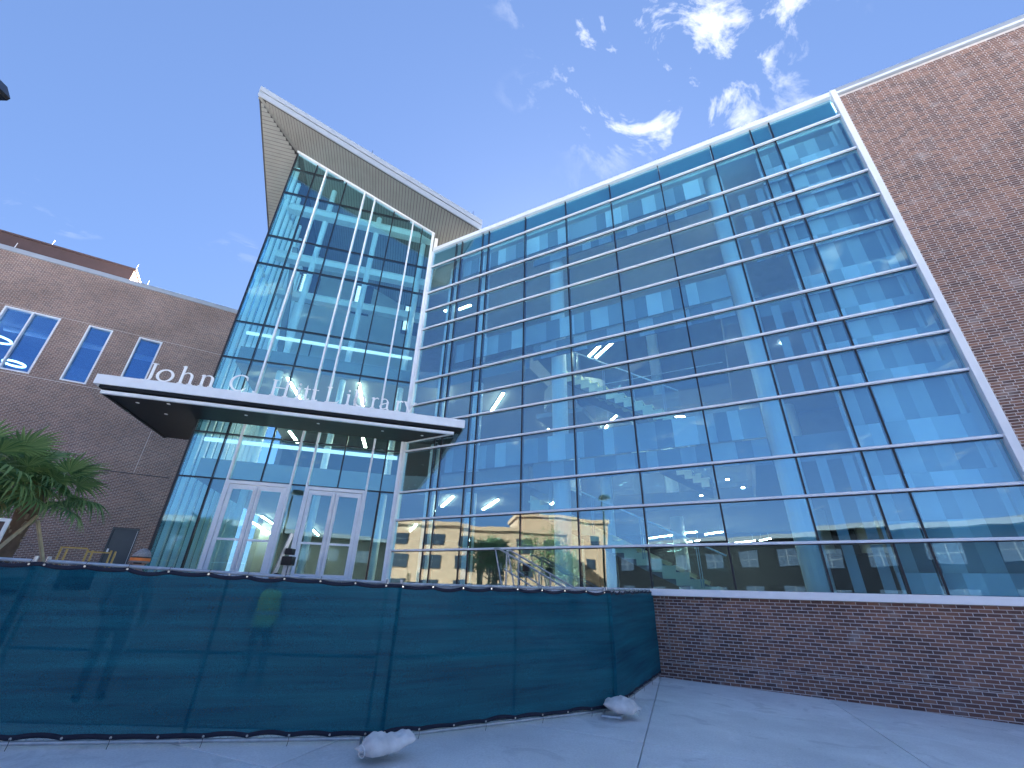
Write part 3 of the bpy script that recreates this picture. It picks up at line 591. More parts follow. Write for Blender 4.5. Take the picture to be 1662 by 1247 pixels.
# fascia: two stepped metal bands along the front edge
for k, (dz0, dz1, dy) in enumerate(((-.03, .27, .05), (.30, .60, .09))):
    m_ = MB(); a, b = SL_ - .03, SR_ + .02
    m_.v = [(a, -OV - dy, fz(a) + dz0), (b, -OV - dy, fz(b) + dz0), (b, -OV + .02, fz(b) + dz0), (a, -OV + .02, fz(a) + dz0), (a, -OV - dy, fz(a) + dz1), (b, -OV - dy, fz(b) + dz1), (b, -OV + .02, fz(b) + dz1), (a, -OV + .02, fz(a) + dz1)]
    m_.f = [(0, 3, 2, 1), (4, 5, 6, 7), (0, 1, 5, 4), (1, 2, 6, 5), (2, 3, 7, 6), (3, 0, 4, 7)]
    mk('fascia', m_, 'fascia_metal', roof_o)
hp = MB(); A3, B3 = Vector((SL_ + .03, -OV + .05, fz(SL_) - .015)), Vector((-7.50, -.02, fz(-7.49) - .015)); dv = (B3 - A3).normalized(); sdv = dv.cross(Vector((0, 0, 1))).normalized() * .11; upv = sdv.cross(dv).normalized() * .03
hp.v = [tuple(c + a * sdv + b * upv) for c in (A3, B3) for a, b in ((-1, -1), (1, -1), (1, 1), (-1, 1))]; hp.f = [(0, 1, 2, 3), (7, 6, 5, 4)] + [(i, i + 4, (i + 1) % 4 + 4, (i + 1) % 4) for i in range(4)]
mk('hip_trim', hp, 'soffit_wood', roof_o)
mk('parapet_wall', MB().prism([(.35, Z(15.87)), (2.7, Z(15.87)), (2.4, Z(15.6)), (.35, Z(16.9))], .6, .8), 'cream_panel', lib, RW)
mk('parapet_wall', MB().box(.05, .22, -.02, 1.4, Z(14.6), Z(16.7)), 'white_paint', lib, TW)
for s, h in ((-8.5, .25), (-3.6, .5), (1.7, .5)):
    mk('lightning_rod', MB().tube([(s, -OV + .1, fz(s) + TH), (s, -OV + .1, fz(s) + TH + h)], .012, 6).tube([(s, -OV + .1, fz(s) + TH + h * .9), (s, -OV + .1, fz(s) + TH + h)], .03 if h < .4 else .012, 6), 'black_metal', lib, TW)
# ---- entrance canopy
CO = 1.85; CZ = 5.40
mk_c = MB().box(-9.75, 2.0, -CO - .12, 1.5, Z(CZ + .0), Z(CZ + .30))
# keep clear of the tower glass: three slabs round it
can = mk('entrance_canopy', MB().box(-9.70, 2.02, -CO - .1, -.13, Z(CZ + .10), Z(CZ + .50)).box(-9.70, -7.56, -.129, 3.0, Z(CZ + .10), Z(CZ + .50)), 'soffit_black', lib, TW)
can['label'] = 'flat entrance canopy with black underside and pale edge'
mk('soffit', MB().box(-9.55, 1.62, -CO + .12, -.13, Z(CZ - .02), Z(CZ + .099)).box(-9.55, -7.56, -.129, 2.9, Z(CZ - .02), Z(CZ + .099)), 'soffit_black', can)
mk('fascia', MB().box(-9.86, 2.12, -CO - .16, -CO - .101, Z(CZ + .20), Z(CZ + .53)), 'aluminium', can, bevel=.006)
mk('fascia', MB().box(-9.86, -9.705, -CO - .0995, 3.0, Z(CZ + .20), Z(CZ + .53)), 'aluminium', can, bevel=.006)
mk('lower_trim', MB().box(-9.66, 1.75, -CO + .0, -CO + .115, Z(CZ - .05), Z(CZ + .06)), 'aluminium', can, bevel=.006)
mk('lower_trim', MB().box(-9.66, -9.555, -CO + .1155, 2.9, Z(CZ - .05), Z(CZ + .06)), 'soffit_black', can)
# right end strut following the wing wall
a, b = W2(TW, .12, -.1), W2(TW, 1.72, -CO + .05); v_ = b - a; fr_ = TW.inverted() @ frame((a.x, a.y), v_.xy)
mk('end_trim', MB().box(0, v_.xy.length, -.06, .03, Z(CZ - .05), Z(CZ + .06)), 'aluminium', can, fr_)
for s, y in ((-8.9, -1.2), (-7.9, -1.45), (-8.4, -.3), (-5.6, -1.2), (-3.2, -1.2), (-.9, -1.2), (.6, -1.2)):
    mk('downlight', MB().tube([(s, y, Z(CZ - .030)), (s, y, Z(CZ - .018))], .055, 12), 'white_metal', can)
# ================================================================== SIGN LETTERS
def ribbon(mb, pts, wd, closed=False, dep=.05):
    n = len(pts); Lf, Rt = [], []
    for i in range(n):
        a = pts[(i - 1) % n] if closed or i > 0 else pts[i]; b = pts[(i + 1) % n] if closed or i < n - 1 else pts[i]
        tx, ty = b[0] - a[0], b[1] - a[1]; l = math.hypot(tx, ty) or 1; nx, ny = -ty / l, tx / l; w_ = (wd[i] if isinstance(wd, list) else wd) / 2
        Lf.append((pts[i][0] + nx * w_, pts[i][1] + ny * w_)); Rt.append((pts[i][0] - nx * w_, pts[i][1] - ny * w_))
    k = len(mb.v)
    for p, q in zip(Lf, Rt): mb.v += [(p[0], 0, p[1]), (q[0], 0, q[1]), (q[0], dep, q[1]), (p[0], dep, p[1])]
    m = n if closed else n - 1
    for i in range(m):
        a, b = k + i * 4, k + ((i + 1) % n) * 4
        for q in range(4): mb.f.append((a + q, a + (q + 1) % 4, b + (q + 1) % 4, b + q))
    if not closed: mb.f += [(k, k + 1, k + 2, k + 3), (k + (n - 1) * 4 + 3, k + (n - 1) * 4 + 2, k + (n - 1) * 4 + 1, k + (n - 1) * 4)]
def arcp(cx, cy, rx, ry, a0, a1, n=22): return [(cx + rx * math.cos(R(a0 + (a1 - a0) * i / n)), cy + ry * math.sin(R(a0 + (a1 - a0) * i / n))) for i in range(n + 1)]
TK, TN = .135, .058
def arcw(a0, a1, n=22, tk=TK, tn=TN): return [tn + (tk - tn) * abs(math.cos(R(a0 + (a1 - a0) * i / n - 8))) ** 1.4 for i in range(n + 1)]
def stem(m, x, y0, y1, w=TK): ribbon(m, [(x, y0), (x, (y0 + y1) / 2), (x, y1)], [w * 1.05, w * .92, w * 1.05])
def serif(m, x, y, w): ribbon(m, [(x - w / 2, y), (x, y), (x + w / 2, y)], [.03, .05, .03])
XH = .70; ASC = 1.08
def glyph(ch):
    m = MB()
    if ch == 'J':
        stem(m, .30, .12, 1.0); serif(m, .30, .985, .30); ribbon(m, [(.30, .14), (.27, .02), (.18, -.07), (.06, -.08)], [TK, .09, .06, .05]); w = .42
    elif ch == 'o':
        ribbon(m, arcp(.40, XH / 2, .36, XH / 2 - .005, 0, 360, 32)[:-1], arcw(0, 360, 32)[:-1], True); w = .80
    elif ch in 'hn':
        t = ASC if ch == 'h' else XH
        stem(m, .12, .0, t); serif(m, .12, .015, .28); ribbon(m, [(.0, t - .06), (.12, t)], .04)
        ribbon(m, [(.13, XH - .20)] + arcp(.37, XH - .25, .22, .235, 150, 0, 14), [.04] * 6 + [.055, .06, .07, .08, .09, .095] + [TK] * 4); stem(m, .59, .0, XH - .24); serif(m, .59, .015, .28); w = .74
    elif ch == 'C':
        ribbon(m, arcp(.50, .5, .46, .49, 48, 312, 30), arcw(48, 312, 30)); ribbon(m, [(.80, .86), (.84, .68)], [.08, .03]); ribbon(m, [(.80, .14), (.86, .24)], [.05, .03]); w = .92
    elif ch == '.': ribbon(m, arcp(.06, .06, .03, .03, 0, 360, 10)[:-1], .06, True); w = .12
    elif ch == 'H':
        for x in (.14, .82): stem(m, x, 0, 1); serif(m, x, .015, .30); serif(m, x, .985, .30)
        ribbon(m, [(.14, .52), (.82, .52)], .045); w = .96
    elif ch == 'i':
        stem(m, .12, 0, XH); serif(m, .12, .015, .26); ribbon(m, [(0, XH - .06), (.12, XH)], .04); ribbon(m, arcp(.12, .92, .035, .035, 0, 360, 12)[:-1], .07, True); w = .24
    elif ch == 't':
        ribbon(m, [(.16, .92), (.16, .5), (.16, .16), (.20, .04), (.30, .01), (.38, .06)], [.03, TK, TK, .09, .06, .03]); ribbon(m, [(.0, XH - .02), (.36, XH - .02)], .045); w = .36
    elif ch == 'L':
        stem(m, .14, 0, 1); serif(m, .14, .985, .30); ribbon(m, [(.0, .02), (.45, .02), (.70, .04), (.78, .20)], [.045, .045, .07, .03]); w = .80
    elif ch == 'b':
        stem(m, .12, .02, ASC); ribbon(m, [(.0, ASC - .06), (.12, ASC)], .04); ribbon(m, arcp(.38, XH / 2, .29, XH / 2 - .005, 0, 360, 32)[:-1], arcw(0, 360, 32)[:-1], True); w = .72
    elif ch == 'r':
        stem(m, .12, 0, XH); serif(m, .12, .015, .28); ribbon(m, [(0, XH - .06), (.12, XH)], .04); ribbon(m, [(.13, XH - .22), (.22, XH - .06), (.33, XH - .01), (.43, XH - .06)], [.04, .05, .08, .06]); w = .46
    elif ch == 'a':
        stem(m, .50, .08, XH - .18); ribbon(m, [(.50, .10), (.54, .02), (.62, .02)], [TK, .06, .04]); ribbon(m, arcp(.30, XH - .21, .20, .205, 0, 150, 12), [TK, .09, .07, .06, .05, .045, .045, .045, .05, .06, .07, .08, .08])
        ribbon(m, [(.50, .44), (.30, .38), (.12, .28), (.08, .17), (.15, .05), (.28, .02), (.42, .08), (.50, .18)], [.04, .05, .08, .10, .08, .055, .045, .04]); w = .62
    elif ch == 'y':
        ribbon(m, [(.10, XH), (.40, .03)], [.11, .09]); ribbon(m, [(.70, XH), (.40, .02), (.30, -.20), (.18, -.27), (.08, -.24)], [.045, .045, .045, .05, .07]); serif(m, .12, XH - .01, .24); serif(m, .69, XH - .01, .22); w = .74
    return m, w
sign = empty('library_sign', TW @ T(0, -CO - .10, Z(CZ + .545))); tag(sign, 'pale serif letters of the library name standing on the canopy edge', 'sign')
CAPH = .60
LET = [('J', -8.66), ('o', -8.33), ('h', -7.68), ('n', -7.06), ('C', -6.16), ('.', -5.42), ('H', -4.86), ('i', -4.03), ('t', -3.80), ('t', -3.52), ('L', -3.04), ('i', -2.34), ('b', -2.08), ('r', -1.45), ('a', -1.16), ('r', -.56), ('y', -.28)]
for ch, s in LET:
    g, w_ = glyph(ch)
    mk('letter', g, 'white_metal', sign, T(s, 0, .03) @ Matrix.Scale(CAPH, 4))
mk('base_rail', MB().box(-8.72, .26, .005, .045, -.008, .018), 'aluminium', sign)
for k in range(12):
    s = -8.5 + k * .76; mk('bracket', MB().box(s, s + .03, -.02, .12, -.014, -.0085), 'black_metal', sign)
# ================================================================== LEFT BRICK BUILDING
lb = empty('brick_building'); tag(lb, 'dark brown brick building with three tall narrow windows left of the glass tower', 'building')
WINS = [(-8.25, -6.12), (-4.99, -3.97), (-2.82, -1.75)]; WZ0, WZ1 = 9.05, 12.36
wallm = MB(); X0, X1, TOPZ = -22.0, 3.2, Z(15.45)
dx0, dx1, dzt = -.52, .53, Z(2.29)
edges = [X0] + [v for w_ in WINS for v in w_] + [X1]
def wseg(x0, x1, z0, z1): wallm.box(x0, x1, 0, .35, z0, z1)
wseg(X0, dx0, 0, Z(WZ0)); wseg(dx1, X1, 0, Z(WZ0)); wseg(dx0, dx1, dzt, Z(WZ0))
for a, b in ((X0, WINS[0][0]), (WINS[0][1], WINS[1][0]), (WINS[1][1], WINS[2][0]), (WINS[2][1], X1)): wseg(a, b, Z(WZ0), Z(WZ1))
wseg(X0, X1, Z(WZ1), TOPZ)
lw = mk('brick_wall', wallm, 'brick_far', lb, LB)
mk('coping', MB().box(X0, X1 + .05, -.07, .5, TOPZ + .001, TOPZ + .27), 'fascia_metal', lb, LB, bevel=.012)
for z in (WZ0 - .12, WZ1 + .06): mk('belt_joint', MB().box(-12, 2.9, -.004, .002, Z(z), Z(z) + .02), 'mortar', lw)
mk('control_joint', MB().box(-.62, -.60, -.004, .002, Z(4.9), Z(7.2)), 'mortar', lw)
mk('shelf_angle', MB().box(-2.2, .9, -.004, .002, Z(4.86), Z(4.90)), 'dark_joint', lw)
for k, (a, b) in enumerate(WINS):
    fw = .07
    wf = mk('window', MB().box(a, a + fw, -.025, .2, Z(WZ0), Z(WZ1)).box(b - fw, b, -.025, .2, Z(WZ0), Z(WZ1)).box(a + fw, b - fw, -.025, .2, Z(WZ1) - fw, Z(WZ1)).box(a + fw, b - fw, -.025, .2, Z(WZ0), Z(WZ0) + fw), 'aluminium', lb, LB)
    xs = [a + fw, b - fw] if k else [a + fw, (a + b) / 2 - .03, (a + b) / 2 + .03, b - fw]
    if not k: mk('mullion', MB().box((a + b) / 2 - .03, (a + b) / 2 + .03, -.04, .18, Z(WZ0) + fw, Z(WZ1) - fw), 'aluminium', wf)
    for q in range(0, len(xs), 2): pane('pane', [(xs[q], Z(WZ0) + fw), (xs[q + 1], Z(WZ0) + fw), (xs[q + 1], Z(WZ1) - fw), (xs[q], Z(WZ1) - fw)], wf, 'glass_window', .13, .02)
# rooms behind the windows
mk('room', MB().box(X0, X1, .36, .4, 0, Z(WZ0) - .02).box(X0, X1, 8, 8.2, Z(8), TOPZ).box(X0, X1, .4, 8, Z(WZ0) - .3, Z(WZ0) - .1), 'interior_grey', lb, LB)
mk('room_ceiling', MB().box(X0, X1, .4, 8, Z(WZ1) + .3, Z(WZ1) + .5), 'interior_grey', lb, LB)
mk('flank_wall', MB().box(X1 - .3, X1, .36, 12, 0, TOPZ), 'brick_far', lb, LB)
mk('roof_deck', MB().box(X0, X1, .5, 14, TOPZ - .4, TOPZ - .1), 'roof_white', lb, LB)
dm = mk('service_door', MB().box(dx0 + .05, dx1 - .05, .06, .11, PZ, dzt - .05), 'door_paint', lb, LB)
mk('door_frame', MB().box(dx0, dx0 + .05, -.01, .2, PZ, dzt).box(dx1 - .05, dx1, -.01, .2, PZ, dzt).box(dx0 + .05, dx1 - .05, -.01, .2, dzt - .05, dzt), 'door_paint', dm)
mk('door_edge', MB().box(dx1 - .075, dx1 - .05, .045, .0595, PZ, dzt - .1), 'aluminium', dm)
mk('lever_handle', MB().box(dx0 + .10, dx0 + .17, .02, .0595, Z(1.1), Z(1.32)), 'aluminium', dm)
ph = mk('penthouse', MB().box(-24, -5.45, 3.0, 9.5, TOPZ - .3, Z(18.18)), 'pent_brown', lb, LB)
ph['label'] = 'rooftop plant enclosure with one flank painted a sunlit orange-brown'
mk('flank', MB().box(-5.449, -5.40, 3.0, 9.5, TOPZ - .1, Z(18.17)), 'pent_sunlit', ph)
for k in range(16): mk('rib', MB().box(-5.40, -5.375, 3.1 + k * .4, 3.16 + k * .4, TOPZ - .1, Z(18.1)), 'pent_sunlit', ph)
mk('cap', MB().box(-24, -5.33, 2.93, 9.6, Z(18.181), Z(18.30)), 'pent_brown', ph)
for s, y in ((-9.5, 3.05), (-5.4, 3.05), (-9.3, .1), (-3.6, .1)):
    zt = Z(18.3) if y > 1 else TOPZ + .27
    mk('lightning_rod', MB().tube([(s, y, zt), (s, y, zt + .4)], .015, 6), 'white_metal', lb, LB)
for (q, c) in (((40, 520), 0), ((22, 545), 1), ((30, 575), 0), ((60, 572), 1)):
    pass
# ceiling lamps in the upper rooms (seen through the windows)
def ring_lamp(x, y, z, r, label):
    mb = MB(); n = 28
    pts = [(r * math.cos(6.28318 * i / n), r * math.sin(6.28318 * i / n), 0) for i in range(n + 1)]
    mb.tube(pts, .05, 6, False); o = mk('ring_lamp', mb, 'ring_glow'); o.matrix_world = LB @ T(x, y, z); tag(o, label, 'lamp', 'ring lamps behind the wide window'); return o
for x, y, z, r in ((-9.3, 3.2, Z(11.7), .55), (-9.0, 2.2, Z(10.1), .42), (-7.9, 2.6, Z(10.3), .42), (-7.7, 1.9, Z(9.35), .3)): ring_lamp(x, y, z, r, 'glowing white ring lamp hanging behind the wide window with a centre bar')
def rod_lamp(a, b, label, group, r=.05, mat='lamp_strip', name='strip_lamp'):
    a, b = Vector(a), Vector(b); c = (a + b) / 2; d_ = b - a; ln = d_.length
    fm = frame((c.x, c.y), d_.xy if d_.xy.length > .01 else (1, 0), c.z)
    e = empty(name, fm); tag(e, label, 'lamp', group)
    mk('diffuser', MB().box(-ln / 2, ln / 2, -r, r, -.03, 0), mat, e)
    mk('housing', MB().box(-ln / 2 - .01, ln / 2 + .01, -r - .012, r + .012, .001, .05), 'white_paint', e)
    mk('hanger', MB().box(-ln / 2 + .1, -ln / 2 + .11, -.004, .004, .05, .3).box(ln / 2 - .11, ln / 2 - .1, -.004, .004, .05, .3), 'galvanised', e)
    return e
p_ = W2(LB, -4.6, 2.2, Z(12.2)); q_ = W2(LB, -4.1, 3.2, Z(12.2))
rod_lamp(p_, q_, 'single slanting strip lamp behind the middle narrow window', None)
p_ = W2(LB, -2.75, 2.0, Z(9.8)); q_ = W2(LB, -2.5, 2.6, Z(9.8)); rod_lamp(p_, q_, 'short strip lamp low behind the narrow window beside the sign', None)
mk('duct', MB().tube([W2(LB, -9, 2.6, Z(12.2)), W2(LB, 1.5, 2.6, Z(12.2))], .16, 12), 'white_paint', lb)
# ================================================================== LAMPS INSIDE THE LIBRARY
LAMPS = [  # pixel ends and ceiling height, with a label
    ((956, 578), (1000, 535), 9.2, 'upper stair hall'), ((967, 580), (1003, 548), 9.6, 'upper stair hall'), ((797, 668), (817, 638), 8.1, 'second floor'), ((890, 697), (906, 684), 8.1, 'second floor'), ((992, 682), (1005, 671), 8.1, 'second floor'), ((980, 700), (986, 690), 8.1, 'second floor'),
    ((717, 822), (735, 806), 3.36, 'ground floor'), ((784, 827), (808, 811), 3.36, 'ground floor'), ((887, 822), (900, 815), 3.36, 'ground floor'), ((666, 862), (676, 851), 3.36, 'ground floor'),
    ((723, 632), (718, 658), 8.1, 'tower corner'), ((467, 613), (489, 651), 8.15, 'tower hall'), ((583, 622), (589, 659), 8.15, 'tower hall'),
    ((425, 838), (455, 858), 3.30, 'lobby'), ((501, 853), (517, 869), 3.30, 'lobby'), ((407, 846), (438, 866), 2.9, 'lobby'), ((470, 700), (483, 718), 5.7, 'canopy level'), ((589, 711), (594, 729), 5.7, 'canopy level'),
    ((722, 505), (733, 500), 12.9, 'top floor'), ((745, 502), (764, 495), 12.9, 'top floor'), ((782, 491), (788, 489), 12.9, 'top floor')]
LTXT = {'upper stair hall': 'long pendant strip lamp hanging high in the stair hall', 'second floor': 'slanting strip lamp on the second floor ceiling', 'ground floor': 'slanting strip lamp on the ground floor ceiling',
        'tower corner': 'strip lamp behind the glass where tower and wing meet', 'tower hall': 'warm strip lamp on the ceiling behind the sign letters', 'lobby': 'warm strip lamp in the lobby behind the entrance doors', 'canopy level': 'strip lamp behind the glass just under the canopy', 'top floor': 'small strip lamp on the top floor ceiling beside the tower'}
CNT = {}
WORDS = ('nearest the tower', 'second out from the tower', 'third out from the tower', 'farthest out from the tower')
for a, b, z, k in sorted(LAMPS, key=lambda q: q[0][0]):
    i = CNT[k] = CNT.get(k, -1) + 1; n = sum(1 for q in LAMPS if q[3] == k)
    if k in ('second floor', 'ground floor', 'top floor'): lbl = LTXT[k] + ', ' + WORDS[i]
    elif k in ('tower hall', 'canopy level', 'upper stair hall'): lbl = LTXT[k] + (', farther from the brick wing', ', nearer the brick wing')[i]
    elif k == 'lobby': lbl = 'warm strip lamp in the lobby' + (', low behind the door farther from the wing', ', high behind the door farther from the wing', ' behind the door nearer the wing')[i]
    else: lbl = LTXT[k]
    rod_lamp(pixz(*a, z), pixz(*b, z), lbl, 'strip lamps in the ' + k, .045)
ORD = ('first', 'second', 'third', 'fourth', 'fifth', 'sixth')
for k, (a, b) in enumerate((((1050, 874), (1090, 868.5)), ((1100, 867), (1130, 863)), ((1072, 886), (1135, 877)), ((1145, 867), (1172, 863)), ((1184, 882), (1225, 877.5)), ((1234, 877), (1250, 874)))):
    rod_lamp(pixz(*a, 2.7), pixz(*b, 2.7), 'thin warm strip lamp deep in the ground floor, %s from the stair' % ORD[k], 'strip lamps deep in the ground floor', .05)
for k in range(5):
    c = W2(RW, 8.8 + k * .9, 8.3 + k * .25, Z(8.1)); rod_lamp(c, W2(RW, 9.45 + k * .9, 8.5 + k * .25, Z(8.1)), '%s strip lamp from the stair in the broken line across the second floor ceiling' % ORD[k], 'broken line of strip lamps', .035)
for s, y, z, dl in ((10.6, 4.5, 3.36, 'small round downlight on the ground floor, inmost of three by the stair foot'), (12.0, 3.6, 3.36, 'small round downlight on the ground floor, middle of three by the stair foot'), (11.6, 2.2, 3.36, 'small round downlight on the ground floor close behind the glass'), (12.6, 2.2, 8.15, 'small round downlight on the second floor beside the big round column'), (14.2, 3.0, 8.15, 'small round downlight on the second floor by the striped screens'), (11.2, 9.2, 8.15, 'small round downlight deep beyond the stair void, nearer the big column'), (12.9, 3.0, 13.5, 'small round downlight on the top floor by the big column'), (9.4, 8.6, 8.15, 'small round downlight deep beyond the stair void, above the upper flight')):
    o = mk('recessed_downlight', MB().tube([(0, 0, -.02), (0, 0, 0)], .055, 14), 'lamp_dot'); o.matrix_world = RW @ T(s, y, Z(z)); tag(o, dl, 'lamp', 'round downlights in the glass wing')
# exit signs
for k, (px, py) in enumerate(((432, 775), (548, 787))):
    w_ = pixz(px, py, 3.0); r_ = pray(px, py)
    base_p = (TW.inverted() @ Vector((0, 0, EYE))); dirl = (TW.inverted().to_3x3() @ r_); t_ = (1.6 - base_p.y) / dirl.y; q = base_p + dirl * t_
    e = empty('exit_sign', TW @ T(q.x, q.y, q.z)); tag(e, ('red exit sign over the doors beside the palm side' if 0 else ('red exit sign behind the glass above the doors nearer the palm trees' if k == 0 else 'red exit sign behind the glass above the doors nearer the glass wing')), 'exit sign')
    mk('housing', MB().box(-.17, .17, 0, .05, -.1, .1), 'white_paint', e)
    cu_ = bpy.data.curves.new('exit_text', 'FONT'); cu_.body = 'EXIT'; cu_.size = .17; cu_.align_x = 'CENTER'; cu_.align_y = 'CENTER'; cu_.extrude = .004
    to = bpy.data.objects.new('exit_text_tmp', cu_); COL.objects.link(to)
    dg = bpy.context.evaluated_depsgraph_get(); me = bpy.data.meshes.new_from_object(to.evaluated_get(dg)); bpy.data.objects.remove(to)
    mk('lettering', me, 'exit_red', e, T(0, -.006, 0) @ Matrix.Rotation(R(90), 4, 'X'))
# black lattice pendants in the tower
def lattice_pendant(px, py, lbl, D=3.2, hh=.85):
    bp_ = TW.inverted() @ Vector((0, 0, EYE)); dl = TW.inverted().to_3x3() @ pray(px, py); t_ = (D - bp_.y) / dl.y; q = bp_ + dl * t_
    e = empty('lattice_pendant', TW @ T(q.x, q.y, q.z)); tag(e, lbl, 'pendant lamp', 'lattice pendants in the tower')
    f_ = MB()
    for x in (-.42, .42):
        for y in (-.14, .14): f_.box(x - .03, x + .03, y - .02, y + .02, -hh, hh)
    for z in (-hh, hh): f_.box(-.46, .46, -.17, .17, z - .03, z + .03)
    mk('frame', f_, 'black_metal', e)
    for k in range(11): mk('slat', MB().box(-.38, -.05, -.10, .10, -hh + .12 + k * .15, -hh + .16 + k * .15), 'cove_light', e)
    mk('side_plate', MB().box(.1, .40, -.12, .12, -hh + .1, hh - .1), 'black_metal', e)
    mk('cable', MB().box(-.012, .012, -.012, .012, hh + .03, hh + 4.0), 'black_metal', e)
lattice_pendant(500, 468, 'black lattice pendant nearest the tower corner post'); lattice_pendant(588, 487, 'black lattice pendant in the middle of the tower'); lattice_pendant(667, 520, 'black lattice pendant beside the glass wing')
# ================================================================== FENCE
def gpix(px, py):
    x = 0
    for _ in range(25):
        p = pixz(px, py, g0(x) - EYE); x = p.x
    return p
fB, fC, fD, fE, fF = gpix(315, 1212), gpix(605, 1207), gpix(838, 1180), gpix(993, 1158), gpix(1072, 1098)
fA = Vector((fC.x + (fB.x - fC.x) * 2.12, fC.y + (fB.y - fC.y) * 2.12, 0)); fA.z = g0(fA.x)
f0 = fA + Vector((-3.7, -.55, 0)); f0.z = g0(f0.x)
def fence_panel(a, b, za, zb, label, mids=(.5,), signs=(), ext=(.07, .07), gapb=.075):
    v = b - a; ln = v.xy.length; fm = frame((a.x, a.y), v.xy, 0); e = empty('construction_fence', fm); tag(e, label, 'fence', 'green screened fence panels')
    def top(x): return za + (zb - za) * x / ln
    def gz(x): return g0(a.x + v.x * x / ln)
    tr_ = .021
    for x in [.03, ln - .03] + [ln * t for t in mids]:
        mk('post', MB().tube([(x, 0, gz(x) + .03), (x, 0, top(x) + (.03 if x in (.03, ln - .03) else -.03))], tr_, 10), 'galvanised', e)
    mk('top_rail', MB().tube([(.03, 0, top(0) - .022), (ln - .03, 0, top(ln) - .022)], tr_, 10), 'galvanised', e)
    mk('bottom_rail', MB().tube([(.03, 0, gz(0) + .05), (ln - .03, 0, gz(ln) + .05)], tr_, 10), 'galvanised', e)
    mk('middle_rail', MB().tube([(.03, 0, (gz(0) + top(0)) / 2), (ln - .03, 0, (gz(ln) + top(ln)) / 2)], tr_, 8), 'galvanised', e)
    wm_ = MB(); H = (za + zb) / 2 - gz(ln / 2); st_ = .075
    k = -int(H / st_) - 1
    while k * st_ < ln:
        for sg in (0, 1):
            x0 = k * st_; x1 = x0 + H
            t0 = max(0, (0.03 - x0) / H); t1 = min(1, (ln - .03 - x0) / H)
            if t1 > t0:
                def P(t): 
                    tt = t if sg == 0 else 1 - t
                    x = x0 + t * H; return (x, .024 + .006 * sg, gz(x) + .06 + tt * (top(x) - gz(x) - .1))
                wm_.tube([P(t0), P(t1)], .0022, 3, False)
        k += 1
    mk('wire_mesh', wm_, 'galvanised', e, kind='stuff')
    # screen cloth, tied every ~0.45 m, edge sagging between the ties
    nx, nz = max(24, int(ln * 16)), 14; ties = max(3, round(ln / .46)); sc = MB(); hm = MB(); rng = random.Random(int(ln * 1000))
    sag = [rng.uniform(.012, .04) for _ in range(ties)]; sagb = [rng.uniform(.005, .03) for _ in range(ties)]
    def te(x): u = x / ln * ties; k = min(ties - 1, int(u)); f_ = u - k; return top(x) - .03 - sag[k] * 4 * f_ * (1 - f_)
    def be(x): u = x / ln * ties; k = min(ties - 1, int(u)); f_ = u - k; return gz(x) + gapb + sagb[k] * 4 * f_ * (1 - f_)
    ph_ = rng.uniform(0, 6)
    for i in range(nx + 1):
        x = -ext[0] + (ln + ext[0] + ext[1]) * i / nx; t_, b_ = te(min(ln, max(0, x))), be(min(ln, max(0, x)))
        for j in range(nz + 1):
            w_ = j / nz; z = b_ + (t_ - b_) * w_
            y = -.035 - .018 * math.sin(math.pi * w_) * (1 + .6 * math.sin(x * 2.1 + ph_)) + .006 * math.sin(x * 3.3 + w_ * 9 + ph_) * math.sin(math.pi * w_)
            sc.v.append((x, y, z))
    for i in range(nx):
        for j in range(nz): k = i * (nz + 1) + j; sc.f.append((k, k + nz + 1, k + nz + 2, k + 1))
    sc.sm = True
    so = mk('privacy_screen', sc, 'privacy_mesh', e)
    so['label'] = 'dark green mesh cloth'
    for fn, dz in ((te, -.045), (be, .045)):
        hb = MB()
        for i in range(nx + 1):
            x = -ext[0] + (ln + ext[0] + ext[1]) * i / nx; z = fn(min(ln, max(0, x))); hb.v += [(x, -.040, z), (x, -.044, z + dz * .5), (x, -.040, z + dz), (x, -.034, z + dz), (x, -.034, z)]
        for i in range(nx):
            for q in range(5): hb.f.append((i * 5 + q, i * 5 + (q + 1) % 5, i * 5 + 5 + (q + 1) % 5, i * 5 + 5 + q))
        hb.sm = True; mk('hem', hb, 'hem_fabric', so)
    for k in range(ties + 1):
        x = min(ln - .04, max(.04, ln * k / ties))
        for fn, dz in ((te, -.02), (be, .022)):
            z = fn(x); mk('grommet', MB().tube([(x, -.050, z + dz), (x, -.046, z + dz)], .012, 10), 'brass', so)
        mk('zip_tie', MB().tube([(x, -.047, te(x) - .02), (x, -.03, top(x) + .004), (x, .01, top(x) + .002), (x, .026, te(x) - .03)], .003, 5), 'tie_black', so)
        if k % 2: mk('zip_tie', MB().tube([(x, -.05, be(x) + .02), (x + .004, -.055, be(x) - .03), (x - .004, -.05, be(x) - .075)], .003, 5), 'tie_black', so)
    for sx, sz, sw, sh in signs:
        mk('sign_plate', MB().box(sx, sx + sw, .05, .056, top(sx) - sz - sh, top(sx) - sz), 'black_metal', e)
    return e, ln
zA = EYE + .028 * fA.xy.length * .9; zC = EYE + .0108 * fC.xy.length; zE = EYE + .0096 * fE.xy.length; zF = EYE + .0105 * fF.xy.length
fence_panel(f0, fA - Vector((.07, .01, 0)), zA + .07, zA, 'green screened fence panel in front of the palm trees', signs=((3.25, .2, .32, .2),))
fence_panel(fA, fC - Vector((.06, .01, 0)), zA, zC + .005, 'wide green screened fence panel in front of the entrance doors', signs=((.16, .09, .36, .22),), ext=(.07, .17))
fence_panel(fC + Vector((.06, .03, 0)), fE, zC, zE, 'green screened fence panel in front of the handrail and steps', signs=((3.05, .2, .19, .13),), ext=(.02, .12))
fence_panel(fE + Vector((.04, .05, 0)), fF, zE, zF + .0, 'green screened fence panel that ends against the brick plinth')
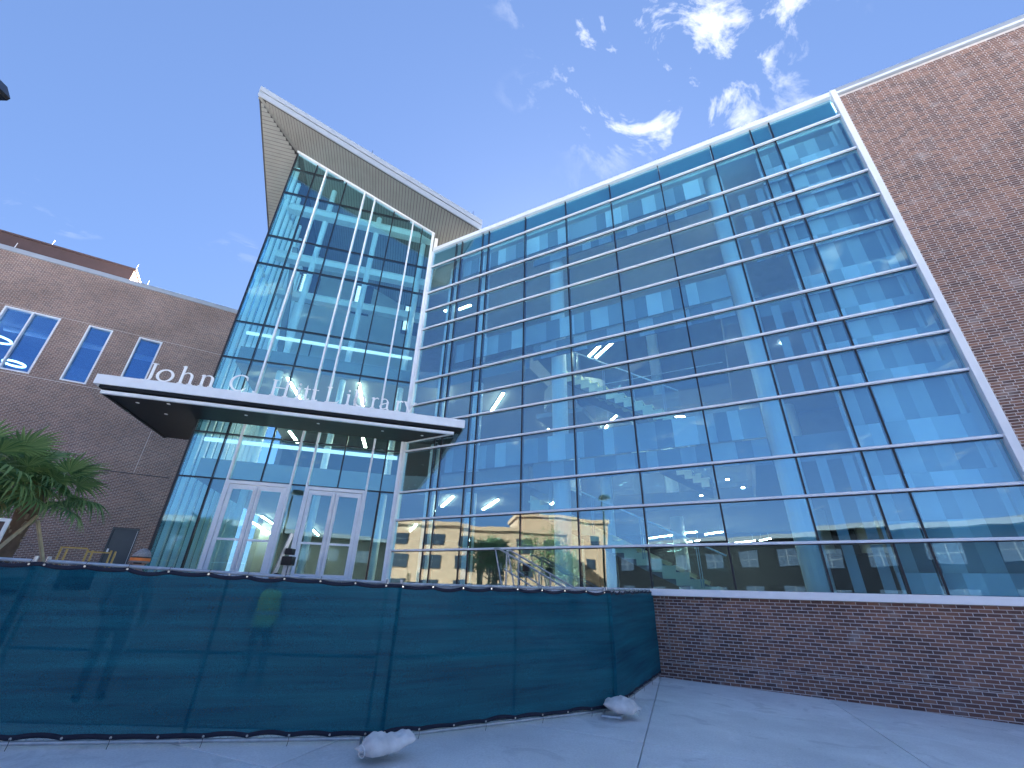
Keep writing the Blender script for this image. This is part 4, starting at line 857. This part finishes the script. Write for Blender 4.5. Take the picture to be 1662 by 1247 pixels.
# feet of the fence with their sandbags
def fence_foot(c, ang, label):
    e = empty('pipe_stand', T(c.x, c.y, g0(c.x)) @ Matrix.Rotation(ang, 4, 'Z')); tag(e, label, 'stand', 'pipe feet of the fence')
    h = .06
    for y in (-.14, .14): mk('pipe', MB().tube([(-.55, y, h), (.55, y, h)], .021, 10), 'galvanised', e)
    for x in (-.55, .55): mk('crossbar', MB().tube([(x, -.14, h), (x, .14, h)], .021, 10), 'galvanised', e)
    for x in (-.03, .03): mk('socket', MB().tube([(x, 0, .03), (x, 0, .12)], .017, 8), 'galvanised', e)
    mk('web', MB().tube([(-.03, -.14, h), (-.03, .14, h)], .018, 8), 'galvanised', e)
vC = (fE - fC); aC = math.atan2(vC.y, vC.x) + R(90)
fence_foot(fC + Vector((.02, -.05, 0)), aC - R(18), 'pipe foot under the paired fence posts with a long white sandbag')
fence_foot(fE + Vector((.06, .0, 0)), aC - R(52), 'pipe foot near the brick plinth with a slumped sandbag')
def sandbag(c, ang, L_, Wd, Ht, seed, label):
    rng = random.Random(seed); bm = bmesh.new(); bmesh.ops.create_grid(bm, x_segments=26, y_segments=16, size=.5)
    me = bpy.data.meshes.new('sandbag'); vs_, fs_ = [], []; NX, NY = 30, 20
    for sgn in (1, -1):
        off = len(vs_)
        for i in range(NX + 1):
            for j in range(NY + 1):
                u, v = i / NX * 2 - 1, j / NY * 2 - 1
                neck = 1.0 if u > -.62 else 1 - .62 * min(1, (-u - .62) / .22)
                if u < -.84: neck = .38 + .35 * (-u - .84) / .16
                e = max(0, 1 - abs(u) ** 4) ** .6 * max(0, 1 - abs(v) ** 2.6) ** .6
                fold = .010 * math.sin(u * 7 + v * 5 + seed) + .006 * math.sin(v * 9 - u * 11 + seed * 2) + .004 * math.sin(u * 19 + v * 6)
                z = (e * (.5 + .1 * math.sin(u * 4 + seed)) * Ht * (1.15 if sgn > 0 else .9) * (neck if u < -.5 else 1) + fold * e) * sgn
                lump = 1 + .05 * math.sin(u * 3.2 + seed)
                if sgn < 0: z = max(z, -.3 * Ht)
                vs_.append((u * L_ / 2, v * Wd / 2 * neck * lump * (1 - .12 * u * u), z + .35 * Ht + (.05 if u > .2 else 0) * (u - .2)))
        for i in range(NX):
            for j in range(NY): k = off + i * (NY + 1) + j; fs_.append((k, k + NY + 1, k + NY + 2, k + 1) if sgn > 0 else (k, k + 1, k + NY + 2, k + NY + 1))
    me.from_pydata(vs_, [], fs_); bm.free(); bm = bmesh.new(); bm.from_mesh(me); bmesh.ops.remove_doubles(bm, verts=bm.verts, dist=.002); bm.to_mesh(me); bm.free(); me.update()
    me.polygons.foreach_set('use_smooth', [True] * len(me.polygons)); me.materials.append(MATS['sandbag_cloth'])
    e = empty('sandbag', T(c.x, c.y, g0(c.x) + .075) @ Matrix.Rotation(ang, 4, 'Z')); tag(e, label, 'sandbag')
    mk('bag', me, None, e); xn = -.84 * L_ / 2
    mk('tie_string', MB().tube([(xn, .09 * math.cos(a), .045 + .05 * math.sin(a)) for a in [i * .524 for i in range(13)]], .006, 5), 'white_paint', e)
c1 = gpix(622, 1236); sandbag(c1, R(38), .62, .30, .17, 3, 'long white sandbag lying over the foot of the paired fence posts')
c2 = gpix(1012, 1167); sandbag(c2, R(160), .56, .36, .20, 8, 'slumped white sandbag on the fence foot near the brick plinth')
# ================================================================== PEOPLE BEHIND THE FENCE
def person(name_lbl, loc, rot, cap, vest, lean=0):
    e = empty('person', T(*loc) @ Matrix.Rotation(rot, 4, 'Z')); tag(e, name_lbl, 'person', 'workers behind the fence')
    J = {'pel': (0, 0, .95), 'spn': (0, .01, 1.15), 'chs': (0, .0, 1.36), 'nck': (0, 0, 1.50), 'hd0': (0, .015, 1.57), 'hd1': (0, .02, 1.66), 'hd2': (0, .005, 1.74)}
    Rr = {'pel': (.155, .11), 'spn': (.135, .10), 'chs': (.16, .11), 'nck': (.062, .06), 'hd0': (.072, .085), 'hd1': (.078, .098), 'hd2': (.05, .06)}
    E_ = [('pel', 'spn'), ('spn', 'chs'), ('chs', 'nck'), ('nck', 'hd0'), ('hd0', 'hd1'), ('hd1', 'hd2')]
    for sd, q in (('l', -1), ('r', 1)):
        J.update({'sh' + sd: (q * .185, 0, 1.42), 'el' + sd: (q * .25, .02, 1.14), 'wr' + sd: (q * .22, .17, .95), 'ha' + sd: (q * .20, .23, .90), 'hp' + sd: (q * .10, 0, .90), 'kn' + sd: (q * .11, .02, .50), 'an' + sd: (q * .12, -.02, .09), 'ft' + sd: (q * .13, .13, .05)})
        Rr.update({'sh' + sd: (.075, .075), 'el' + sd: (.05, .05), 'wr' + sd: (.034, .03), 'ha' + sd: (.04, .022), 'hp' + sd: (.095, .10), 'kn' + sd: (.065, .065), 'an' + sd: (.045, .05), 'ft' + sd: (.045, .035)})
        E_ += [('chs', 'sh' + sd), ('sh' + sd, 'el' + sd), ('el' + sd, 'wr' + sd), ('wr' + sd, 'ha' + sd), ('pel', 'hp' + sd), ('hp' + sd, 'kn' + sd), ('kn' + sd, 'an' + sd), ('an' + sd, 'ft' + sd)]
        for k, (fx, fy) in enumerate(((-.03, .09), (-.01, .105), (.012, .10), (.032, .085))):   # fingers and thumb
            n0, n1 = 'f%d%s' % (k, sd), 'g%d%s' % (k, sd); hx, hy, hz_ = J['ha' + sd]
            J[n0] = (hx + fx, hy + .05, hz_ - .02); J[n1] = (hx + fx, hy + fy, hz_ - .05); Rr[n0] = (.010, .010); Rr[n1] = (.008, .008); E_ += [('ha' + sd, n0), (n0, n1)]
        hx, hy, hz_ = J['ha' + sd]; J['t' + sd] = (hx - q * .05, hy + .03, hz_ + .005); Rr['t' + sd] = (.010, .010); E_.append(('wr' + sd, 't' + sd))
    ks = list(J); me = bpy.data.meshes.new('body'); me.from_pydata([J[k] for k in ks], [(ks.index(a), ks.index(b)) for a, b in E_], []); me.update()
    o = bpy.data.objects.new('body', me); COL.objects.link(o)
    sk = o.modifiers.new('skin', 'SKIN'); sk.use_smooth_shade = True
    for i, k in enumerate(ks): me.skin_vertices[0].data[i].radius = Rr[k]; me.skin_vertices[0].data[i].use_root = (k == 'pel')
    o.modifiers.new('sub', 'SUBSURF').levels = 1; o.modifiers['sub'].render_levels = 1
    dg = bpy.context.evaluated_depsgraph_get(); m2 = bpy.data.meshes.new_from_object(o.evaluated_get(dg)); bpy.data.objects.remove(o)
    m2.materials.clear()
    for nm in ('skin', 'navy_cloth', 'denim', 'black_metal', 'hair'): m2.materials.append(MATS[nm])
    for p in m2.polygons:
        c = p.center; p.use_smooth = True
        p.material_index = 3 if c.z < .12 else (2 if c.z < .95 and abs(c.x) < .19 and c.y < .14 else (1 if c.z < 1.49 and (abs(c.x) < .30 and not (c.z < .98 and c.y > .12)) else (4 if (c.z > 1.66 or c.y < -.02) and c.z > 1.6 else 0)))
    mk('body', m2, None, e)
    # face: eyes, nose, mouth, ears
    fm_ = MB(); mk('nose', MB().prism([(.10, 1.60), (.135, 1.615), (.112, 1.66)], -.013, .013, 'x'), 'skin', e)
    for q in (-1, 1):
        mk('eye', MB().tube([(q * .03, .100, 1.66), (q * .03, .112, 1.66)], .011, 8), 'black_metal', e)
        mk('ear', MB().tube([(q * .078, .0, 1.645), (q * .088, -.012, 1.645)], .028, 8), 'skin', e)
    mk('mouth', MB().box(-.022, .022, .09, .108, 1.575, 1.583), 'red_plastic', e)
    if cap:
        cp = MB(); n, mrow = 22, 8
        for j in range(mrow + 1):
            a = j / mrow * 1.5; 
            for i in range(n): t = 6.28318 * i / n; rr = 1 + .02 * math.sin(t * 9 + j); cp.v.append((.108 * math.cos(a) * math.cos(t) * rr, .008 + .128 * math.cos(a) * math.sin(t) * rr, 1.695 + .115 * math.sin(a) + .012 * math.sin(t * 3)))
        for j in range(mrow):
            for i in range(n): cp.f.append((j * n + i, j * n + (i + 1) % n, (j + 1) * n + (i + 1) % n, (j + 1) * n + i))
        cp.f.append(tuple(mrow * n + i for i in range(n))); cp.sm = True
        co = mk('knit_cap', cp, 'knit_grey', e); s_ = co.modifiers.new('s', 'SOLIDIFY'); s_.thickness = .006
        for z0, z1, mt, rr in ((1.655, 1.692, 'orange_band', .116), (1.693, 1.707, 'black_metal', .119), (1.632, 1.654, 'navy_cloth', .112)):
            bn_ = MB()
            for i in range(n): t = 6.28318 * i / n; bn_.v += [(rr * math.cos(t), .008 + rr * 1.17 * math.sin(t), z0), (rr * .99 * math.cos(t), .008 + rr * 1.16 * math.sin(t), z1)]
            for i in range(n): k = (i + 1) % n; bn_.f.append((i * 2, k * 2, k * 2 + 1, i * 2 + 1))
            bo = mk('cap_band', bn_, mt, co); s_ = bo.modifiers.new('s', 'SOLIDIFY'); s_.thickness = .006
    if vest:
        vm = MB(); n = 24
        lv = [(.92, .185, .145), (1.05, .175, .14), (1.2, .178, .14), (1.34, .192, .142), (1.42, .185, .125), (1.47, .12, .09)]
        for z, a, b in lv:
            for i in range(n): t = 6.28318 * i / n; vm.v.append((a * math.cos(t), b * math.sin(t), z))
        for j in range(len(lv) - 1):
            for i in range(n): vm.f.append((j * n + i, j * n + (i + 1) % n, (j + 1) * n + (i + 1) % n, (j + 1) * n + i))
        vm.sm = True; vo = mk('safety_vest', vm, 'vest', e); s_ = vo.modifiers.new('s', 'SOLIDIFY'); s_.thickness = .004
        tp = MB()
        for i in range(n): t = 6.28318 * i / n; tp.v += [(.184 * math.cos(t), .148 * math.sin(t), 1.10), (.184 * math.cos(t), .148 * math.sin(t), 1.15)]
        for i in range(n): k = (i + 1) % n; tp.f.append((i * 2, k * 2, k * 2 + 1, i * 2 + 1))
        to_ = mk('reflective_tape', tp, 'vest_tape', vo); s_ = to_.modifiers.new('s', 'SOLIDIFY'); s_.thickness = .003
p1 = pix(234, 891, 8.3); person('person in grey knit cap with orange band just behind the fence', (p1.x, p1.y, p1.z - 1.815), R(20), True, False)
p2 = pix(436, 984, 9.0); person('person in yellow safety vest seen faintly through the green mesh', (p2.x, p2.y, p2.z - 1.22), R(-160), False, True)
# ================================================================== PALMS
def frond_mesh(seed, droop, old=False, ln=.80):
    rng = random.Random(seed); mb = MB()
    pet = .72; pts = [(t * pet, 0, .05 * math.sin(t * 3) - .16 * droop * t * t) for t in (0, .33, .66, 1)]
    mb.tube(pts, [.026, .017, .013, .010], 5)
    n = 23; tip = Vector(pts[-1])
    for i in range(n):                                   # pleated fan: blade segments joined near the hub, free and drooping at the tips
        a = R(-112 + 224 * i / (n - 1)); L_ = ln * (.60 + .40 * math.cos(a * .7)) * rng.uniform(.9, 1.05) * (.85 if old else 1)
        d_ = Vector((math.cos(a), math.sin(a), 0)); side = Vector((-math.sin(a), math.cos(a), 0)); prev = None; sx = rng.uniform(.5, 1.6)
        half = R(112 / (n - 1)) * 1.02
        for j in range(7):
            t = j / 6; cup = .16 * abs(math.sin(a)) * t                      # the fan is folded upward along its midrib
            sag = droop * (.22 * t * t + .85 * max(0, t - .5) ** 1.6 * sx)
            p = tip + d_ * (L_ * (t - .18 * droop * max(0, t - .5) * sx)) + Vector((0, 0, (cup - sag) * L_))
            w_ = L_ * t * math.tan(half) if t < .55 else L_ * .55 * math.tan(half) * max(.05, (1 - t) / .45) ** .8
            w_ = max(w_, .004); k = len(mb.v); pl_ = .30 * w_ * (1 if i % 2 else -1)
            mb.v += [tuple(p - side * w_), tuple(p + Vector((0, 0, -.55 * w_))), tuple(p + side * w_)]
            if prev is not None: mb.f += [(prev, prev + 1, k + 1, k), (prev + 1, prev + 2, k + 2, k + 1)]
            prev = k
    m = bpy.data.meshes.new('frond'); m.from_pydata(mb.v, [], mb.f); m.update(); m.materials.append(MATS['palm_leaf_old' if old else 'palm_leaf']); return m
FR = [frond_mesh(s, d_) for s, d_ in ((1, .45), (2, .7), (3, 1.0), (4, 1.25), (5, .85))] + [frond_mesh(9, 1.3, True)]
def palm(base, top, label, nf, seed, scale=1.0):
    rng = random.Random(seed); e = empty('palm_tree', T(*base)); tag(e, label, 'palm tree', 'young palms with props')
    v = top - base; tb = MB(); pts = []; rad = []
    for i in range(15):
        t = i / 14; pts.append((v.x * t + .05 * math.sin(t * 5), v.y * t, v.z * t)); rad.append((.17 - .03 * t + .012 * (i % 2)) * (1.15 if t > .75 else 1))
    tb.tube(pts, rad, 14); tb.sm = True; mk('trunk', tb, 'palm_trunk', e)
    for k in range(34):                              # cut leaf bases on the upper trunk
        t = rng.uniform(.42, .98); a = rng.uniform(0, 6.283); r_ = .15; c = Vector((v.x * t, v.y * t, v.z * t)); d_ = Vector((math.cos(a), math.sin(a), 1.3)).normalized()
        mk('leaf_base', MB().tube([tuple(c + Vector((math.cos(a) * .11, math.sin(a) * .11, 0))), tuple(c + Vector((math.cos(a) * .11, math.sin(a) * .11, 0)) + d_ * rng.uniform(.10, .2))], .032, 5, True, .022), 'palm_boot', e)
    for k in range(nf):
        t = k / nf; az = k * 2.39996 + rng.uniform(-.25, .25); el = R(58 - 78 * t ** .8 + rng.uniform(-9, 9)); old = t > .88 and k % 2 == 0
        me = FR[5] if old else FR[min(4, int(t * 4.2 + rng.uniform(0, 1)))]
        m = Matrix.Translation(v) @ Matrix.Rotation(az, 4, 'Z') @ Matrix.Rotation(-el, 4, 'Y') @ Matrix.Rotation(rng.uniform(-.5, .5), 4, 'X') @ Matrix.Scale(scale * rng.uniform(.85, 1.1), 4)
        mk('frond', me, None, e, m)
    return e
DP = 14.0
pt, pb = pix(70, 795, DP), pix(28, 935, DP); pb.z = min(pb.z, PZ - .1); pb = Vector((pt.x - .25, pt.y - .1, 1.2))
palm(pb, pt, 'young fan palm with dense crown and wooden props in front of brick wall', 22, 4, .84)
pt2 = pix(-38, 790, DP - .6); palm(Vector((pt2.x - .1, pt2.y, 1.1)), pt2 + Vector((0, 0, .35)), 'second fan palm behind the first, only its crown edge showing', 26, 21, .9)
for k, (a, b, ds, lb_) in enumerate((((60, 838), (0, 888), DP - .15, 'long pale timber prop leaning against the palm trunk'), ((61, 845), (69, 905), DP - .25, 'short upright timber prop beside the palm trunk'))):
    p_, q_ = pix(*a, ds), pix(*b, ds + (.1 if k else -.6)); q_ = p_ + (q_ - p_) * (1.9 if k else 1.5)
    d_ = (q_ - p_).normalized(); sd_ = d_.cross(Vector((0, 1, 0))).normalized() * .018; dp_ = d_.cross(sd_).normalized() * .03
    mb = MB(); mb.v = [tuple(c + s1 * sd_ + s2 * dp_) for c in (p_, q_) for s1, s2 in ((-1, -1), (1, -1), (1, 1), (-1, 1))]; mb.f = [(0, 1, 2, 3), (7, 6, 5, 4)] + [(i, i + 4, (i + 1) % 4 + 4, (i + 1) % 4) for i in range(4)]
    tag(mk('timber_prop', mb, 'lumber'), lb_, 'timber prop')
# ================================================================== SITE CLUTTER BEHIND THE FENCE
# stair handrail along the glass
hr = empty('stair_handrail', RW @ T(0, -.8, 0)); tag(hr, 'sloping galvanised pipe handrail in front of the glass wing', 'handrail')
for y in (0, -.75):
    mk('top_pipe', MB().tube([(5.36, y, Z(1.08)), (5.5, y, Z(1.08)), (7.3, y, Z(.2)), (8.5, y, Z(-.45))], .024, 8), 'galvanised', hr)
    mk('low_pipe', MB().tube([(5.7, y, Z(.55)), (7.3, y, Z(-.25))], .018, 8), 'galvanised', hr)
    for s, z1 in ((5.77, .92), (6.76, .46), (8.0, -.2)): mk('rail_post', MB().tube([(s, y, .2), (s, y, Z(z1))], .024, 8), 'galvanised', hr)
    mk('brace', MB().tube([(5.40, y, Z(1.06)), (5.72, y, Z(-.2))], .022, 8), 'galvanised', hr)
wl_ = empty('work_light', RW @ T(5.95, -.8, 0)); tag(wl_, 'black site floodlight clamped on the pipe handrail', 'work light')
mk('lamp_head', MB().box(-.02, .18, -.08, .08, Z(.52), Z(.72)), 'black_metal', wl_, bevel=.015); mk('yoke', MB().box(.06, .09, -.1, .1, Z(.40), Z(.519)), 'black_metal', wl_); mk('stand', MB().tube([(.075, 0, .6), (.075, 0, Z(.40))], .014, 6), 'black_metal', wl_)
# material lift in front of the doors
ml = empty('material_lift', T(*pix(462, 930, 12.5)[:2], 0)); tag(ml, 'grey mast lift with a slanting boom in front of the entrance doors', 'lift')
o_ = pix(462, 930, 12.5); t1, t0 = pix(474, 866, 12.5) - Vector((o_.x, o_.y, 0)), pix(444, 934, 12.5) - Vector((o_.x, o_.y, 0))
def beam(mb, a, b, w_): mb.tube([a, b], w_, 4); return mb
mk('boom', beam(MB(), t0 - (t1 - t0) * .6, t1, .055), 'galvanised', ml)
mk('mast', MB().box(-.05, .05, -.05, .05, .8, EYE + .62).box(.07, .13, -.04, .04, .8, EYE + .5), 'galvanised', ml)
mk('carriage', MB().box(-.1, .14, -.12, .12, EYE + .42, EYE + .62).box(-.06, .1, -.13, .1, EYE + .66, EYE + .8), 'black_metal', ml, bevel=.015)
mk('chassis', MB().box(-.4, .4, -.35, .35, .75, .95), 'yellow_steel', ml, bevel=.02)
for x in (-.3, .3): mk('wheel', MB().tube([(x, -.4, .72), (x, -.3, .72)], .12, 14), 'black_metal', ml)
# stock cart by the service door
c_ = pix(142, 895, 17); ca = empty('stock_cart', T(c_.x, c_.y, PZ) @ Matrix.Rotation(R(30), 4, 'Z')); tag(ca, 'small rusty yellow stock cart with odds and ends near the service door', 'cart')
hh_ = c_.z + .05 - PZ
for x in (-.55, 0, .5):
    mk('upright', MB().box(x - .02, x + .02, -.02, .02, 0, hh_), 'yellow_steel', ca); mk('upright', MB().box(x - .02, x + .02, .5, .54, 0, hh_), 'yellow_steel', ca)
mk('rail', MB().box(-.57, -.02, -.02, .02, hh_, hh_ + .035).box(0, .52, -.02, .02, hh_ - .08, hh_ - .045), 'yellow_steel', ca); mk('shelf', MB().box(-.57, .52, -.02, .54, hh_ - .5, hh_ - .46), 'yellow_steel', ca)
bg1 = mk('folded_sheet', MB().prism([(-.15, hh_ - .45), (.05, hh_ - .44), (.12, hh_ + .16), (.02, hh_ + .10)], .2, .26), 'white_paint'); bg1.matrix_world = ca.matrix_local.copy(); tag(bg1, 'crumpled white sheet standing on the stock cart', 'sheet')
bx_ = mk('red_box', MB().box(-.4, -.05, .1, .4, hh_ - .455, hh_ - .22), 'red_plastic', bevel=.01); bx_.matrix_world = ca.matrix_local.copy(); tag(bx_, 'small red box on the stock cart', 'box')
# white framed board at the left edge
nb = pix(-30, 880, 11.5); nbm = frame((nb.x, nb.y), (.80, .60), 0); no = empty('notice_board', nbm); tag(no, 'white framed board standing by the palm props', 'board')
zt = pix(20, 843, 11.5).z; xt = (nbm.inverted() @ pix(20, 843, 11.5)).x
fb = MB(); w_ = .045; xl = xt - 1.9; zl = zt - .1
mk('frame', MB().box(xl, xt, -.03, .03, zt - .05, zt).box(xt - .05, xt, -.03, .03, .9, zt - .051).box(xl, xl + .05, -.03, .03, .9, zt - .051), 'white_paint', no)
mk('board', MB().box(xl + .051, xt - .051, -.01, .01, 1.1, zt - .055), 'pent_brown', no)
# street lamp whose head just enters the picture at the upper left
lp = pix(-3, 150, 7.0); sl_ = empty('street_lamp', T(lp.x - .62, lp.y - .05, g0(lp.x))); tag(sl_, 'black street lamp whose head edge shows against the sky', 'street lamp')
hz_ = lp.z - g0(lp.x)
mk('pole', MB().tube([(0, 0, 0), (0, 0, hz_ - .1)], .07, 14, True, .05), 'black_metal', sl_); mk('base', MB().tube([(0, 0, 0), (0, 0, .5)], .13, 14, True, .10), 'black_metal', sl_)
mk('lamp_head', MB().prism([(-.15, hz_ + .02), (.60, hz_ + .02), (.62, hz_ + .06), (.45, hz_ + .30), (-.05, hz_ + .30)], -.16, .16), 'black_metal', sl_); mk('lens', MB().box(.1, .52, -.11, .11, hz_ - .02, hz_ + .019), 'white_paint', sl_)
# ================================================================== OPPOSITE SIDE OF THE SQUARE (mirrored in the glass)
def facade(name, a, b, h, dep, wall, label, wins, roofm, floors, winw, over=0.0, z0=-.6):
    a, b = Vector(a), Vector(b); v = b - a; ln = v.length; fm = frame(a, v, 0); e = empty(name, fm); tag(e, label, 'building')
    wlm = mk('wall', MB().box(0, ln, 0, dep, z0, h), wall, e)
    mk('roof', MB().box(-over - .2, ln + over + .2, -over - .2, dep + .2, h + .001, h + .55), roofm, e)
    for fl in range(floors):
        n = wins; zz_ = 1.2 + fl * (h - .6) / floors
        for k in range(n):
            x = ln * (k + .5) / n; wo = mk('window', MB().box(x - winw / 2, x + winw / 2, -.12, -.001, zz_, zz_ + 1.7), 'dark_window', e)
            mk('frame', MB().box(x - .03, x + .03, -.16, -.121, zz_, zz_ + 1.7).box(x - winw / 2, x + winw / 2, -.16, -.121, zz_ + .85, zz_ + .9), 'fascia_grey', wo)
    return e
facade('dark_hall', (34, -40), (-40, -34), 8.6, 14, 'shaded_facade', 'long low hall painted near-black for shade, with deep grey eaves, behind the viewer', 16, 'fascia_grey', 2, 2.2, .9)
facade('tan_office', (-46, -28), (-62, 8), 11.0, 16, 'tan_stucco', 'sunlit tan office block with dark windows across the square', 8, 'tan_stucco', 3, 2.6, .15)
facade('tan_tower', (-50, -42), (-58, -26), 15.0, 12, 'tan_stucco', 'taller tan stair block joined beside the office windows', 3, 'tan_stucco', 3, 1.6, .1)
def leaf_tree(base, h, rad, label, seed, n=3600):
    rng = random.Random(seed); e = empty('tree', T(*base)); tag(e, label, 'tree', 'trees across the square')
    tk = MB().tube([(0, 0, 0), (.1, .05, h * .25), (0, .1, h * .55), (.1, 0, h * .8)], [.22, .17, .1, .04], 10); cl_ = []
    for k in range(9):
        a = k * 2.4; z = h * (.35 + .05 * k); L_ = rad * rng.uniform(.5, .85); p1_ = (math.cos(a) * L_, math.sin(a) * L_, z + h * .18); tk.tube([(0, .05, z), (p1_[0] * .5, p1_[1] * .5, z + h * .07), p1_], [.08, .05, .02], 6); cl_.append(Vector(p1_))
    cl_ += [Vector((rng.gauss(0, rad * .4), rng.gauss(0, rad * .4), h * rng.uniform(.55, .95))) for _ in range(14)]
    mk('trunk', tk, 'bark', e); cr = MB()
    for i in range(n):
        c = rng.choice(cl_); p = c + Vector((rng.gauss(0, 1), rng.gauss(0, 1), rng.gauss(0, .75))) * rad * .22
        u = Vector((rng.gauss(0, 1), rng.gauss(0, 1), rng.gauss(0, 1))).normalized(); w_ = u.cross(Vector((.3, .2, 1))).normalized(); s_ = rng.uniform(.09, .17); k = len(cr.v)
        cr.v += [tuple(p - u * s_), tuple(p + w_ * s_ * .5), tuple(p + u * s_), tuple(p - w_ * s_ * .5)]; cr.f.append((k, k + 1, k + 2, k + 3))
    m = bpy.data.meshes.new('crown'); m.from_pydata(cr.v, [], cr.f); m.update(); m.materials.append(MATS['tree_leaf']); mk('crown', m, None, e)
leaf_tree((-30, -11, 0), 8.5, 3.0, 'leafy tree standing in front of the tan office block', 5)
leaf_tree((-33, -5, 0), 7.5, 2.6, 'smaller leafy tree beside the path to the tan office', 6)
leaf_tree((-36, -19, 0), 7.0, 2.4, 'leafy tree at the corner of the dark hall', 7)
